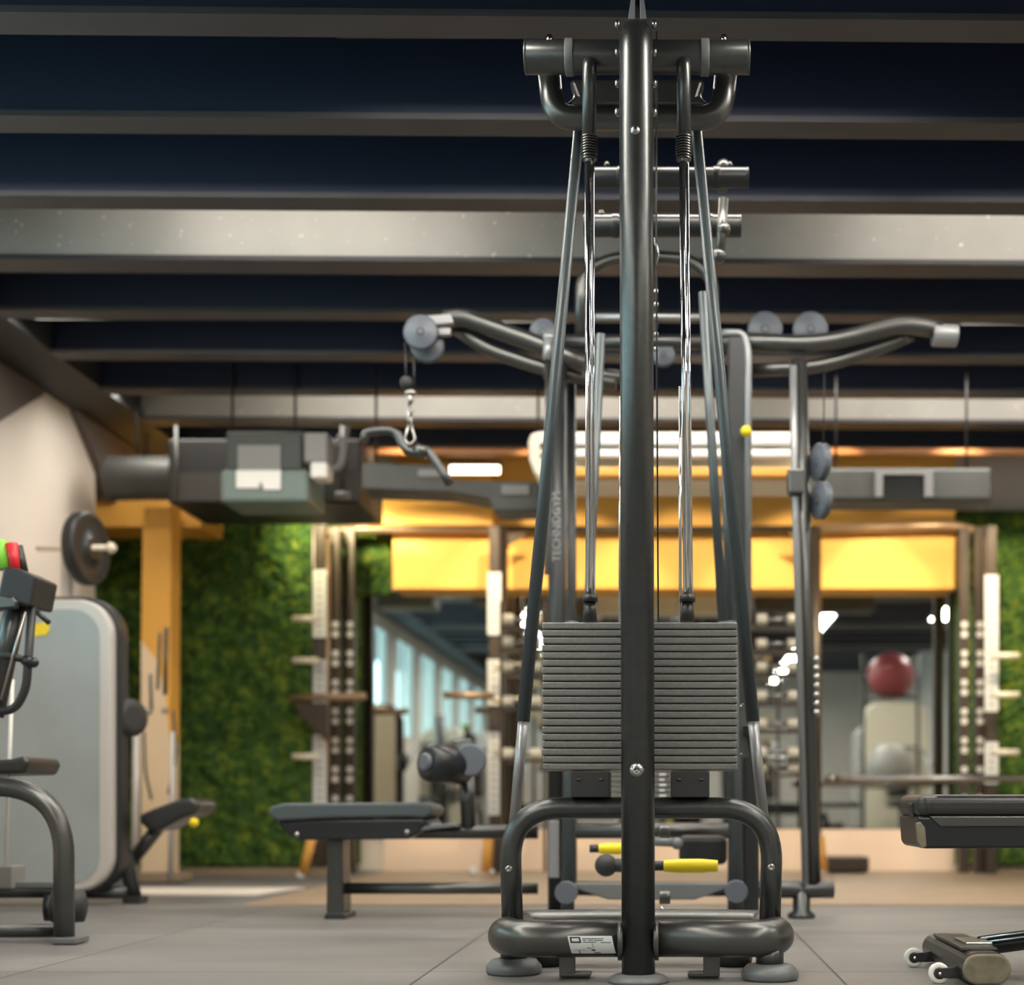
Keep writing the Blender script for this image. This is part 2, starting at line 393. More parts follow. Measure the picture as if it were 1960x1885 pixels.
for (x, k, lx) in ((-1.95, .766, 1.7), (-.05, .766, 1.8), (1.9, .766, 1.7), (-.1, .666, 1.8), (-2.2, 1.066, 1.6), (0, 1.066, 1.6), (2.2, 1.066, 1.6), (1.2, 1.166, 1.6), (-2.55, 1.266, 1.5)):
    tucked(x, k, lx)
# unseen strips added on the rear of the joist before each girder wash the girder's face
for (x, k, lx, e) in ((-1.45, .866, 1.3, 0), (1.55, .866, 1.6, 0), (-.9, 1.266, 2.4, 0), (2.0, 1.266, 2.2, 0)):
    y = k*1e-3*F*(HC-H0)+.10+x*ROT
    t = Thing('added_strip_lamp', 'thin warm strip lamp added unseen on the rear of a joist to light the grey girder', 'added strip lamp', (x, y, 2.90), 'added strip lamps before the grey girders')
    t.part('housing', MB().box((x, y+.004, 2.90), (lx, .008, .05)), 'black')
    t.part('diffuser', MB().box((x, y+.012, 2.90), (lx-.02, .008, .035)), 'added_lampstrip')
t = Thing('ceiling_lamp', 'short warm glowing tube lamp among the ducts above the yellow bulkhead', 'ceiling lamp', W(909, 898, 8.3))
t.part('diffuser', MB().tpx(8.3, [(862, 899), (956, 899)], 8), 'lampwarm')
t.part('housing', MB().bpx(858, 882, 960, 889, 8.3, .06), 'black')
def spot(x, y, z, tx, ty, tz, e, col, size, lab, blend=.6):  # hidden spots added to brighten the bulkhead and the moss
    t = Thing('added_spotlight', lab, 'added_spotlight', (x, y, z))
    d = (Vector((tx, ty, tz))-Vector((x, y, z))).normalized()
    t.part('can', MB().lathe([(.03, 0), (.035, .09), (.025, .11)], Vector((x, y, z))-d*.02, -d), 'black')
    l = bpy.data.lights.new('beam', 'SPOT'); l.energy = e; l.color = col; l.spot_size = math.radians(size); l.spot_blend = blend; l.shadow_soft_size = .03
    o = bpy.data.objects.new('beam', l); COL.objects.link(o); o.parent = t.o
    o.matrix_local = Matrix.Translation(d*.03)@d.to_track_quat('-Z', 'Y').to_matrix().to_4x4()
WC = (1.0, .80, .5)
for (x, tx, e, col, lab) in ((-2.15, -2.2, 250, WC, 'small black spot lamp added unseen behind the joist, farthest left of its row, over the left moss wall'),
        (-1.6, -1.6, 150, WC, 'small black spot lamp added unseen behind the joist, over the left end of the bulkhead'),
        (-.75, -.75, 120, WC, 'small black spot lamp added unseen behind the joist, between the bulkhead end and the machine'),
        (.15, .15, 95, WC, 'small black spot lamp added unseen behind the joist, over the middle of the bulkhead'),
        (1.0, 1.0, 130, WC, 'small black spot lamp added unseen behind the joist, right of the machine'),
        (1.75, 1.75, 150, WC, 'small black spot lamp added unseen behind the joist, over the right end of the bulkhead'),
        (2.5, 2.6, 120, WC, 'small black spot lamp added unseen behind the joist, over the right moss wall')):
    spot(x, 7.58, 2.735, tx, 9.0, 1.62, e, col, 58, lab, .3)

for (x, tx, e, lab) in ((-2.25, -2.1, 42, 'small black spot lamp added unseen on a stem behind the left duct, nearer the rig'), (-3.2, -3.2, 22, 'small black spot lamp added unseen on a stem behind the left duct, nearer the yellow column')):
    spot(x, 8.32, 2.40, tx, 9.2, 1.9, e, (1.0, .86, .5), 110, lab, .8)
    o = bpy.data.objects['added_spotlight.%03d' % 7] if False else [k for k in bpy.data.objects if k.get('label') == lab][0]
    link('stem', MB().tube([(x, 8.32, 2.42), (x, 8.32, 3.0)], .01, seg=10), 'black', o.location, o)
# ------------------------------------------------------------------ the multi station cable machine
def machine():
    z0 = 3.45
    t = Thing('cable_machine', 'dark grey multi-station cable machine in the centre, weight stack behind its single front post', 'gym machine', (-.08, 3.45, 0))
    P = t.part
    p = MB().tube([W(1222, 1876, z0), W(1217.5, 300, z0), Vector((-.0835, z0, 2.42)), Vector((-.0835, z0+.55, 2.435))], .0425, seg=32, fillet=.065, steps=10)
    post = P('front_post', p, 'tube')
    for (x, y) in ((1219, 1474),): P('post_bolt', bolt(W(x, y, z0-.042), .0145), 'steel', post)
    P('post_bolt', MB().ball(W(1216, 251, z0-.036), .013), 'steel', post).parent = post
    mb = MB()
    for y in (47, 100, 160, 215):
        for sx in (-1, 1): mb.lathe([(.008, 0), (.011, .006), (.007, .012)], W(1217+sx*31, y, z0+.01), (sx, 0, 0), seg=12)
    P('side_screw', mb, 'steel', post)
    P('post_foot', MB().lathe([(.078, 0), (.078, .008), (.066, .017), (.05, .022)], (-.077, z0, 0), seg=36), 'greyplastic')
    # fork and pulley at the head
    for sx in (-1, 1):
        P('pulley_fork', MB().ppx([(1220+sx*5, 36), (1220+sx*18, 36), (1220+sx*11, -14), (1220+sx*4, -14)], 3.47, .05), 'lighttube', bevel=.002)
    P('pulley_wheel', MB().lathe([(.04, -.006), (.034, 0), (.04, .006)], W(1220, -14, 3.52), (1, 0, 0)), 'black')
    # crossbars
    def cross(z, x0, x1, yc, r, full):
        a, b = W(x0, yc, z), W(x1, yc, z); w_ = b.x-a.x
        o = P('crossbar', MB().tube([a, b], r, seg=32), 'tube' if full else 'darktube', bevel=.004)
        P('end_cap', MB().tube([a-Vector((.004, 0, 0)), a+Vector((.004, 0, 0))], r*1.02, seg=32).tube([b-Vector((.004, 0, 0)), b+Vector((.004, 0, 0))], r*1.02, seg=32), 'tube2' if full else 'darktube', o, bevel=.002)
        for fx in (.195, .805):
            c = a+Vector((w_*fx, 0, 0)); P('clamp_ring', MB().tube([c-Vector((.011, 0, 0)), c+Vector((.011, 0, 0))], r*1.09, seg=32), 'greyplastic' if full else 'darktube', o, bevel=.002)
        for fx in (.105, .89):
            c = a+Vector((w_*fx, 0, r-.002)); P('set_screw', MB().lathe([(.0095, 0), (.0095, .010), (.006, .019)], c, seg=14), 'chrome' if full else 'darktube', o)
        return o
    cross(3.55, 1007, 1432, 110, .041, 1)
    cross(4.10, 1130, 1430, 340, .030, 0)
    cross(4.46, 1120, 1416, 433, .034, 0)
    P('head_plate', MB().tube([Vector((-.083, 3.5, 2.43)), Vector((-.083, 5.6, 2.43))], .04, seg=24), 'tube', label='long top beam running back to the rear frame')
    # U bracket beneath the crossbar
    P('yoke', MB().tube([W(1050, 128, 3.66), W(1060, 226, 3.66), W(1380, 226, 3.66), W(1391, 128, 3.66)], .031, fillet=.058, steps=10, seg=28), 'tube2')
    P('yoke_plate', MB().ppx([(1088, 150), (1350, 150), (1340, 182), (1368, 203), (1072, 203), (1100, 182)], 3.70, .05), 'tube2', bevel=.012, bseg=3)
    for sx, xt, xm, xb in ((-1, 1128, 1128, 1129), (1, 1309, 1309, 1316)):
        zz = 3.50
        P('rod_sleeve', MB().tube([W(xt, 128, 3.56), W(xt, 122, zz), W(xm, 265, zz)], .0185, fillet=.012, seg=24), 'tube')
        pr = []
        a = W(xm, 262, zz).z; b = W(xm, 308, zz).z
        for i in range(9):
            zt = a+(b-a)*i/9; zu = a+(b-a)*(i+.6)/9
            rr = .0215 if i < 7 else .0195
            pr += [(rr-.006, zt), (rr, zt-.001), (rr, zu), (rr-.006, zu)]
        pr.append((.012, b-.004))
        P('ribbed_bumper', MB().lathe([(r_, z_) for r_, z_ in pr], (W(xm, 300, zz).x, zz, 0), seg=24, smooth=False), 'tube2')
        P('guide_rod', MB().tube([W(xm-3, 300, zz), W(xb-2, 1146, zz+.08)], .0085, seg=20), 'chrome')
        P('guide_rod', MB().tube([W(xm+6, 300, zz+.02), W(xb+7, 1146, zz+.10)], .0050, seg=16), 'chrome')
        c = W(xb, 1190, 3.59)
        P('rod_collar', MB().lathe([(.021, .052), (.021, .070), (.015, .070), (.015, .072)], (c.x, c.y, c.z), seg=20), 'black')
        P('rod_boot', MB().lathe([(.020, 0), (.014, .053)], (c.x, c.y, c.z), seg=20), 'black')
        # slanting stays: dark sleeve above, lighter tube below
        xa, xk, xe = (1113, 1001, 984) if sx < 0 else (1328, 1441, 1463)
        A, K, E = W(xa, 195, 3.75), W(xk, 1381, 3.78), W(xe, 1580, 3.79)
        P('stay_sleeve', MB().tube([A, K], .0150, seg=24, r2=.0188), 'greytube')
        P('stay_tube', MB().tube([K+(A-K)*.02, E], .0150, seg=24), 'lighttube')
    # weight stack: twenty plates, each a part
    x0, x1, zf = W(1037.5, 0, 3.56).x, W(1411.5, 0, 3.56).x, 3.56
    yb, pit = W(0, 1474, zf).z, 14.2*zf/F
    for i in range(20):
        za = yb+i*pit; s_ = .0015*math.sin(i*2.3)
        b = MB().bxx(x0+s_, x1+s_*.5, zf, zf+.13, za+.0004, za+pit-.0014)
        P('weight_plate', b, 'plate', bevel=.0042, bseg=4)
    P('selector_rod', MB().tube([(-.083, zf+.06, .2), (-.083, zf+.06, 2.3)], .008, seg=12), 'chrome')
    for xa, xb in ((1092, 1167), (1284, 1358)):
        P('stack_buffer', MB().bpx(xa, 1476, xb, 1526, 3.56, .10), 'black', bevel=.003)
        P('screw_slot', MB().tpx(3.556, [(xa+12, 1492), (xa+20, 1492)], 2.4, seg=8).tpx(3.556, [(xb-20, 1492), (xb-12, 1492)], 2.4, seg=8), 'ink')
    # arch over the base
    zc = 3.60
    arch = P('base_arch', MB().tube([W(981, 1762, zc), W(974, 1546, zc), W(1479, 1546, zc), W(1474, 1762, zc)], .0285, fillet=.145, steps=12, seg=28), 'tube')
    for (x, y) in ((974, 1663), (1476, 1660)): P('arch_bolt', bolt(W(x, y, zc-.0285), .008), 'steel', arch)
    # base ring lying on the feet
    hb = .108; r = .0485
    xl, xr = W(977, 0, 3.48).x, W(1475, 0, 3.48).x
    ring = [(-.08, 3.48), (xr-.02, 3.48), (xr+.02, 3.53), (xr+.01, 3.80), (-.08, 3.82), (xl-.01, 3.80), (xl-.02, 3.53), (xl+.02, 3.48), (-.08, 3.48)]
    rg = P('base_ring', MB().tube([Vector((x, y, hb)) for x, y in ring], r, fillet=.05, steps=8, seg=32), 'tube2')
    P('weld_collar', MB().tube([W(1183, 1800, 3.47), W(1194, 1800, 3.47)], .051, seg=28).tube([W(1250, 1800, 3.47), W(1261, 1800, 3.47)], .051, seg=28), 'tube2', rg)
    for (x, y, dz) in ((W(982, 0, 3.60).x, 3.62, 0), (W(1475, 0, 3.47).x, 3.50, 0)):
        P('foot_stem', MB().lathe([(.036, .03), (.036, .085)], (x, y, 0)), 'tube')
        P('foot_pad', MB().lathe([(.068, .0), (.074, .006), (.074, .022), (.060, .038), (.038, .042)], (x, y, 0), seg=36), 'greyplastic')
    for x in (xl+.06, xr-.08):
        P('foot_pad', MB().lathe([(.05, .0), (.054, .03), (.04, .055)], (x, 3.80, 0), seg=24), 'black')
    for (xa, xb, s_) in ((1070, 1101, 1), (1346, 1378, -1)):
        a = W(xa, 0, 3.50).x; b = W(xb, 0, 3.50).x
        hk = MB().bxx(a, b, 3.50, 3.515, .012, .075)
        hk.bxx(a if s_ > 0 else a-.04, b+.04 if s_ > 0 else b, 3.50, 3.56, .006, .016)
        P('floor_hook', hk, 'tube2', bevel=.003)
    # sticker on the ring
    st = MB(); zc2 = 3.48; a0, a1 = W(1087, 0, zc2-r).x, W(1172, 0, zc2-r).x
    rr = r+.0006; n = 10
    def cyl(mb, xa, xb, t0, t1, rad, sk=0):
        b = len(mb.v)
        for i in range(n+1):
            th = t0+(t1-t0)*i/n; s_ = sk*(th-.1)
            for x in (xa+s_, xb+s_): mb.v.append(Vector((x, zc2-rad*math.cos(th), hb+rad*math.sin(th))))
        for i in range(n): mb.f.append((b+2*i, b+2*i+1, b+2*i+3, b+2*i+2)); mb.sm.append(True)
    cyl(st, a0, a1, .22, -.80, rr, -.010)
    sk = P('sticker', st, 'sticker', rg, label='small white printed sticker')
    ink = MB(); w_ = a1-a0
    def seg_(u0, u1, v0, v1): cyl(ink, a0+w_*u0, a0+w_*u1, .22-1.02*v0, .22-1.02*v1, rr+.0004, -.010)
    seg_(.04, .28, .05, .12); seg_(.04, .08, .12, .36); seg_(.24, .28, .12, .36); seg_(.04, .28, .28, .36)
    for i, (u0, u1, v) in enumerate(((.32, .80, .12), (.32, .40, .20), (.44, .56, .20), (.58, .78, .21), (.32, .62, .30), (.72, .95, .32))): seg_(u0, u1, v, v+.035)
    seg_(.52, .53, .36, .85); seg_(.38, .48, .62, .66); seg_(.47, .56, .72, .80); seg_(.52, .66, .90, .96); seg_(.18, .20, .78, .98); seg_(.08, .34, .74, .76)
    P('sticker_print', ink, 'ink', rg)
    # cable down the right flank of the post
    P('cable', MB().tube([W(1257, 60, 3.56), W(1256, 470, 3.58), W(1260, 1200, 3.6)], .0022, seg=8), 'black')
    mb = MB().tube([W(1188, 760, 3.9), W(1186, 1190, 3.9)], .004, seg=10).tube([W(1302, 740, 3.75), W(1302, 1188, 3.75)], .0045, seg=10)
    P('guide_rod', mb, 'chrome')
    lp = MB(); 
    for k in range(3): lp.tube([W(1252, 455+k*5, 3.6), W(1262, 480+k*4, 3.55), W(1254, 520+k*3, 3.6)], .0012, seg=6, fillet=.01)
    P('cable_loop', lp, 'steel')
    ch = MB()
    for y in (558, 583, 606, 640, 668): ch.ball(W(1256, y, 4.2), .008)
    P('cable_stop', ch, 'steel')

    # ------ second stack and stays behind
    zs = 4.95
    x0, x1 = W(1135, 0, zs).x, W(1284, 0, zs).x; pit = 10.1*zs/F
    for i in range(22):
        za = W(0, 1528, zs).z+i*pit
        P('weight_plate', MB().bxx(x0, x1, zs, zs+.13, za+.001, za+pit-.002), 'plate', bevel=.003)
    nb = MB()
    for i in range(5): nb.bpx(1262, 1480+i*10.1, 1273-(i % 2)*3+2, 1484+i*10.1, zs-.002, .002)
    P('number_tag', nb, 'sticker')
    for (xa, ya, xb, yb_, z) in ((1150, 640, 1108, 1560, 4.6), (1345, 560, 1383, 1190, 4.6), (1383, 1190, 1402, 1560, 4.6), (1395, 1190, 1385, 760, 5.2)):
        P('stay_tube', MB().tube([W(xa, ya, z), W(xb, yb_, z)], .0155, seg=16), 'greytube')
    # ------ rear frame (z about 5.4)
    z = 5.4
    P('upright', MB().tube([W(1067, 650, z), W(1066, 1752, z)], .036, seg=24), 'darktube')
    P('upright', MB().tube([W(1093, 700, z+.2), W(1095, 1700, z+.2)], .02, seg=20), 'darktube')
    P('upright', MB().box(((W(1411, 0, z).x), z, (W(0, 640, z).z)/2), (.075, .08, W(0, 640, z).z)), 'darktube', bevel=.01)
    P('upright_edge', MB().tube([W(1380, 637, z-.04), W(1424, 637, z-.04), W(1432, 670, z-.04), W(1432, 1190, z-.04)], .014, fillet=.03, seg=14), 'lighttube')
    P('upright', MB().box((W(1436, 0, 5.0).x, 5.0, W(0, 1350, 5.0).z/2), (.062, .07, W(0, 1350, 5.0).z)), 'darktube', bevel=.012)
    P('outer_leg', MB().tube([W(1528, 690, z), W(1540, 1150, z), W(1555, 1690, z)], .034, seg=24), 'tube2')
    P('outer_leg_tube', MB().tube([W(1518, 700, z-.05), W(1521, 900, z-.05), W(1542, 1690, z-.05)], .0145, seg=16), 'lighttube')
    # gearbox cover on the right upright
    cov = P('cover_plate', MB().ppx([(1414, 1352), (1420, 1346), (1452, 1346), (1452, 1450), (1418, 1450), (1414, 1440)], 3.85, .03), 'greyplastic', bevel=.003)
    P('cover_screw', MB().ball(W(1418, 1352, 3.845), .0035).ball(W(1419, 1443, 3.845), .0035), 'steel', cov)
    P('latch', MB().ppx([(1423, 1390), (1440, 1390), (1446, 1410), (1446, 1440), (1437, 1440), (1436, 1412), (1423, 1406)], 3.835, .014), 'black', cov, bevel=.001)
    # left arm
    arm = P('left_arm', MB().tpx(z, [(850, 612), (885, 607), (1035, 660), (1120, 700)], 17, fillet=45, seg=24), 'tube2')
    P('arm_strut', MB().tpx(z+.05, [(872, 628), (930, 668), (1060, 712), (1180, 735)], 13, fillet=60, seg=20), 'tube2', arm)
    P('arm_strut', MB().tpx(z+.05, [(1040, 712), (1200, 722)], 12), 'tube2', arm)
    P('pulley_bracket', MB().ppx([(812, 604), (862, 600), (868, 618), (830, 622)], z-.06, .03).ppx([(836, 628), (862, 626), (862, 640), (838, 642)], z-.06, .03), 'lighttube', arm, bevel=.004)
    def wheel(x, y, rpx, zz, ax=(0, -1, 0), m='pulley'):
        r_ = rpx*zz/F
        return P('pulley', MB().lathe([(r_*.92, -.016), (r_, -.012), (r_*.9, -.004), (r_*.9, .004), (r_, .012), (r_*.92, .016), (r_*.2, .017), (.006, .022)], W(x, y, zz), ax, seg=36), m), P('pulley_bore', MB().lathe([(r_*.24, -.004), (r_*.24, .019)], W(x, y, zz), ax, seg=20), 'black')
    wheel(806, 637, 33, z-.09); wheel(818, 662, 32, z-.02)
    wheel(1040, 637, 26, z+.03); wheel(1464, 632, 34, z+.12); wheel(1551, 632, 34, z+.12)
    wheel(1570, 885, 36, z-.05, (-.93, -.36, 0)); wheel(1572, 958, 36, z-.05, (-.93, -.36, 0)); wheel(1270, 680, 22, z)
    P('arm_cap', MB().tpx(z-.06, [(1050, 650), (1047, 690)], 9).tpx(z-.06, [(1040, 645), (1062, 645)], 8), 'lighttube')
    P('side_rod', MB().tpx(z-.06, [(1048, 690), (1046, 1100)], 5, seg=10), 'steel')
    # right arm
    arm = P('right_arm', MB().tpx(z, [(1380, 652), (1570, 660), (1730, 620), (1800, 632)], 17, fillet=60, seg=24), 'tube2')
    P('arm_strut', MB().tpx(z+.05, [(1440, 708), (1570, 704), (1700, 660), (1745, 640)], 13, fillet=60, seg=20), 'tube2', arm)
    P('arm_end', MB().tpx(z, [(1785, 641), (1832, 643)], 21), 'lighttube', arm, bevel=.004)
    P('top_frame', MB().tpx(z, [(1112, 640), (1112, 530), (1160, 497), (1235, 490), (1320, 497), (1364, 530), (1366, 640)], 12, fillet=40), 'tube2')
    P('top_frame', MB().tpx(z, [(1060, 655), (1420, 655)], 14), 'tube')
    P('yoke_bar', MB().tpx(z-.2, [(1140, 607), (1345, 607)], 6), 'lighttube')
    for (x, y) in ((1385, 318), (1382, 355), (1385, 440), (1376, 490)):
        P('joint_knob', MB().ball(W(x, y, 4.3), .022), 'tube2')
    P('joint_rod', MB().tpx(4.3, [(1385, 380), (1378, 500)], 9), 'tube2')
    # lower rear frame seen through the arch
    P('rear_crossbar', MB().tpx(5.3, [(1080, 1590), (1470, 1590)], 15), 'tube2')
    P('rear_leg', MB().tpx(4.9, [(1095, 1190), (1086, 1755)], 13), 'greytube')
    P('rear_leg', MB().tpx(4.9, [(1398, 1190), (1412, 1755)], 13), 'greytube')
    P('rear_arm', MB().ppx([(1100, 1690), (1395, 1690), (1395, 1700), (1330, 1722), (1165, 1722), (1100, 1700)], 4.85, .05), 'greyplastic', bevel=.006)
    for x, y in ((1084, 1708), (1409, 1706)):
        P('round_cap', MB().lathe([(.038, -.02), (.040, -.016), (.040, .03)], W(x, y, 4.8), (0, 1, 0), seg=36), 'pulley')
    P('adjust_arm', MB().tpx(4.3, [(1162, 1656), (1225, 1656)], 13).ball(W(1160, 1656, 4.3), .036), 'rubber')
    P('adjust_arm', MB().tpx(4.8, [(1250, 1610), (1292, 1612)], 9).ball(W(1296, 1614, 4.8), .022), 'greyplastic')
    P('adjust_arm', MB().tpx(4.2, [(1262, 1591), (1283, 1591)], 13).tpx(4.2, [(1262, 1717), (1283, 1717)], 13), 'tube2', bevel=.003)
    for (xa, xb, y, zz, r_) in ((1270, 1374, 1657, 3.98, 13.5), (1146, 1200, 1624, 4.5, 11)):
        a, b = W(xa, y, zz), W(xb, y, zz); Lh = b.x-a.x; q = r_*zz/F
        P('yellow_handle', MB().lathe([(q*.78, 0), (q*.85, Lh*.02), (q, Lh*.3), (q, Lh*.7), (q*.82, Lh*.98), (q*.75, Lh)], a, (1, 0, 0), seg=20), 'yellow_grip', label='bright yellow hand grip')
        P('handle_stub', MB().tube([a-Vector((.03, 0, 0)), a], q*.7, seg=14), 'black')
    P('seat_block', MB().bpx(1300, 1600, 1392, 1655, 5.0, .2), 'shell', bevel=.02)
    P('low_cable', MB().tube([W(1265, 1735, 3.9), W(1275, 1750, 3.9), W(1290, 1758, 3.9)], .004, seg=8), 'steel')
    P('blue_plug', MB().ball(W(1295, 1757, 3.95), .006, (1.4, 1, .8)), mat('blue_plastic', (.1, .25, .7), .4))
    # right rear foot
    P('rear_foot', MB().tpx(z, [(1440, 1702), (1596, 1702)], 17), 'tube', bevel=.004)
    P('rear_foot_pad', MB().lathe([(.055, .0), (.055, .015), (.035, .03), (.035, .13)], (W(1534, 0, z).x, z, 0)), 'tube')
    P('rear_foot_pad', MB().lathe([(.055, .0), (.055, .015), (.035, .03), (.035, .06)], (W(1066, 0, z).x, z, 0)), 'tube')
    P('low_rail', MB().tpx(z, [(1066, 1700), (1490, 1702)], 14), 'tube')
    P('blade_cover', MB().bpx(1050, 1570, 1070, 1680, z-.08, .02), 'lighttube', bevel=.003)
    P('adjust_knob', MB().ball(W(1428, 825, 5.3), .022), 'yellow_grip', label='yellow adjustment knob')
    col = MB()
    for i in range(7): col.ball(W(1563, 1262+i*17, 5.35), .015)
    P('adjust_teeth', col, 'steel')
    P('guide_carriage', MB().bpx(1508, 895, 1540, 945, z-.1, .08), 'tube', bevel=.01)
    P('arm_cable', MB().tpx(z, [(1578, 700), (1576, 865)], 1.6, seg=6), 'black')
    # raised lettering up the left upright
    cu = bpy.data.curves.new('letters', 'FONT'); cu.body = 'TECHNOGYM'; cu.size = .044; cu.extrude = .001
    tmp = bpy.data.objects.new('letters', cu); COL.objects.link(tmp)
    bpy.context.view_layer.update()
    me = bpy.data.meshes.new_from_object(tmp.evaluated_get(bpy.context.evaluated_depsgraph_get()))
    COL.objects.unlink(tmp); bpy.data.objects.remove(tmp)
    me.materials.clear(); me.materials.append(M['lighttube'])
    lo = bpy.data.objects.new('lettering', me); COL.objects.link(lo); lo.parent = t.o
    pos = W(1066, 1075, z-.038)-t.loc
    lo.matrix_local = Matrix.Translation(pos+Vector((.012, 0, 0)))@Matrix(((0, -1, 0, 0), (0, 0, -1, 0), (1, 0, 0, 0), (0, 0, 0, 1)))
machine()

# cable attachment hanging from the left arm
def curlbar():
    z = 5.31
    t = Thing('curl_bar', 'bent dark pulldown bar hanging by a chain from the left arm pulley', 'cable bar', W(785, 860, z))
    t.part('bar', MB().tpx(z, [(696, 845), (700, 828), (725, 824), (757, 824), (776, 862), (800, 868), (818, 862), (842, 895), (862, 928)], 8.5, fillet=16, seg=18), 'tube')
    t.part('bar_hub', MB().tpx(z, [(795, 858), (818, 868)], 12), 'tube2')
    t.part('cable', MB().tpx(z, [(775, 655), (778, 735)], 1.8, seg=8).tpx(z, [(792, 680), (793, 745)], 1.8, seg=8), 'black')
    t.part('stop_ball', MB().ball(W(778, 732, z), .026), 'rubber')
    t.part('swivel', MB().ball(W(786, 752, z), .018, (1.3, 1, .8)).tpx(z, [(784, 752), (786, 776)], 5), 'steel')
    c = MB()
    def ring(cx, cy, rx, ry, r, rot=0):
        pts = [W(cx+math.cos(a)*rx*math.cos(rot), cy+math.sin(a)*ry, z+math.cos(a)*rx*math.sin(rot)*z/F) for a in [i*math.pi/8 for i in range(17)]]
        c.tube(pts, r, seg=8)
    ring(784, 782, 6, 10, .005, 0); ring(784, 798, 7, 12, .006, 1.2)
    t.part('chain', c, 'steel')
    c = MB(); t.part('carabiner', c.tpx(z, [(784, 806), (774, 842), (784, 852), (795, 842), (785, 806)], 2.4, seg=8, fillet=5), 'steel')
curlbar()

# ------------------------------------------------------------------ seated row bench
def row_bench():
    z = 5.3
    t = Thing('row_bench', 'low dark seated-row bench with long slate pad and roller footrest, left of the central machine', 'exercise bench', (W(740, 0, z).x, z, 0))
    y0 = z-.02
    pad = MB().ppx([(511, 1558), (518, 1543), (545, 1537), (800, 1535), (823, 1541), (828, 1556), (812, 1566), (790, 1564), (640, 1566), (560, 1570), (530, 1572)], y0, .30)
    t.part('seat_pad', pad, 'seatblue', bevel=.012, bseg=4)
    sh = t.part('seat_shell', MB().ppx([(528, 1571), (640, 1567), (815, 1565), (828, 1580), (800, 1596), (780, 1606), (570, 1608), (548, 1596)], y0+.02, .26), 'shell', bevel=.012, bseg=3)
    t.part('shell_bolt', MB().ball(W(569, 1597, y0+.02), .012).ball(W(779, 1593, y0+.02), .012), 'steel', sh)
    t.part('leg', MB().ppx([(625, 1605), (655, 1605), (657, 1755), (624, 1755)], z+.05, .14), 'tube', bevel=.008)
    t.part('leg_foot', MB().ppx([(622, 1748), (660, 1748), (662, 1761), (620, 1761)], z+.03, .18), 'black', bevel=.004)
    t.part('main_beam', MB().tube([W(690, 1592, z+.12), W(1030, 1592, z+.12)], .028, seg=20), 'tube')
    t.part('lower_beam', MB().tube([W(655, 1700, z+.12), W(1030, 1700, z+.12)], .023, seg=20), 'tube2')
    t.part('roller_post', MB().tube([W(893, 1480, z+.12), W(897, 1585, z+.12)], .03, seg=20), 'tube')
    t.part('roller_arm', MB().ppx([(868, 1418), (900, 1412), (905, 1440), (880, 1445)], z+.02, .03), 'greyplastic', bevel=.004)
    r = 31*z/F
    t.part('roller_disc', MB().lathe([(r*.9, -.012), (r, -.006), (r, .012)], W(900, 1455, z), (0, 1, 0), seg=40), 'pulley')
    c = W(842, 1462, z-.02); ax = Vector((-.85, -1, .1)).normalized()
    rol = t.part('foam_roller', MB().lathe([(.045, -.13), (.072, -.115), (.076, 0), (.072, .055), (.05, .068)], c, ax, seg=32), 'shell')
    t.part('roller_end', MB().lathe([(.036, .06), (.036, .078), (.026, .085)], c, ax, seg=28), 'pulley', rol)
    t.part('foot_plate', MB().ppx([(800, 1580), (870, 1575), (876, 1582), (800, 1590)], z, .2), 'greyplastic', bevel=.004)
row_bench()

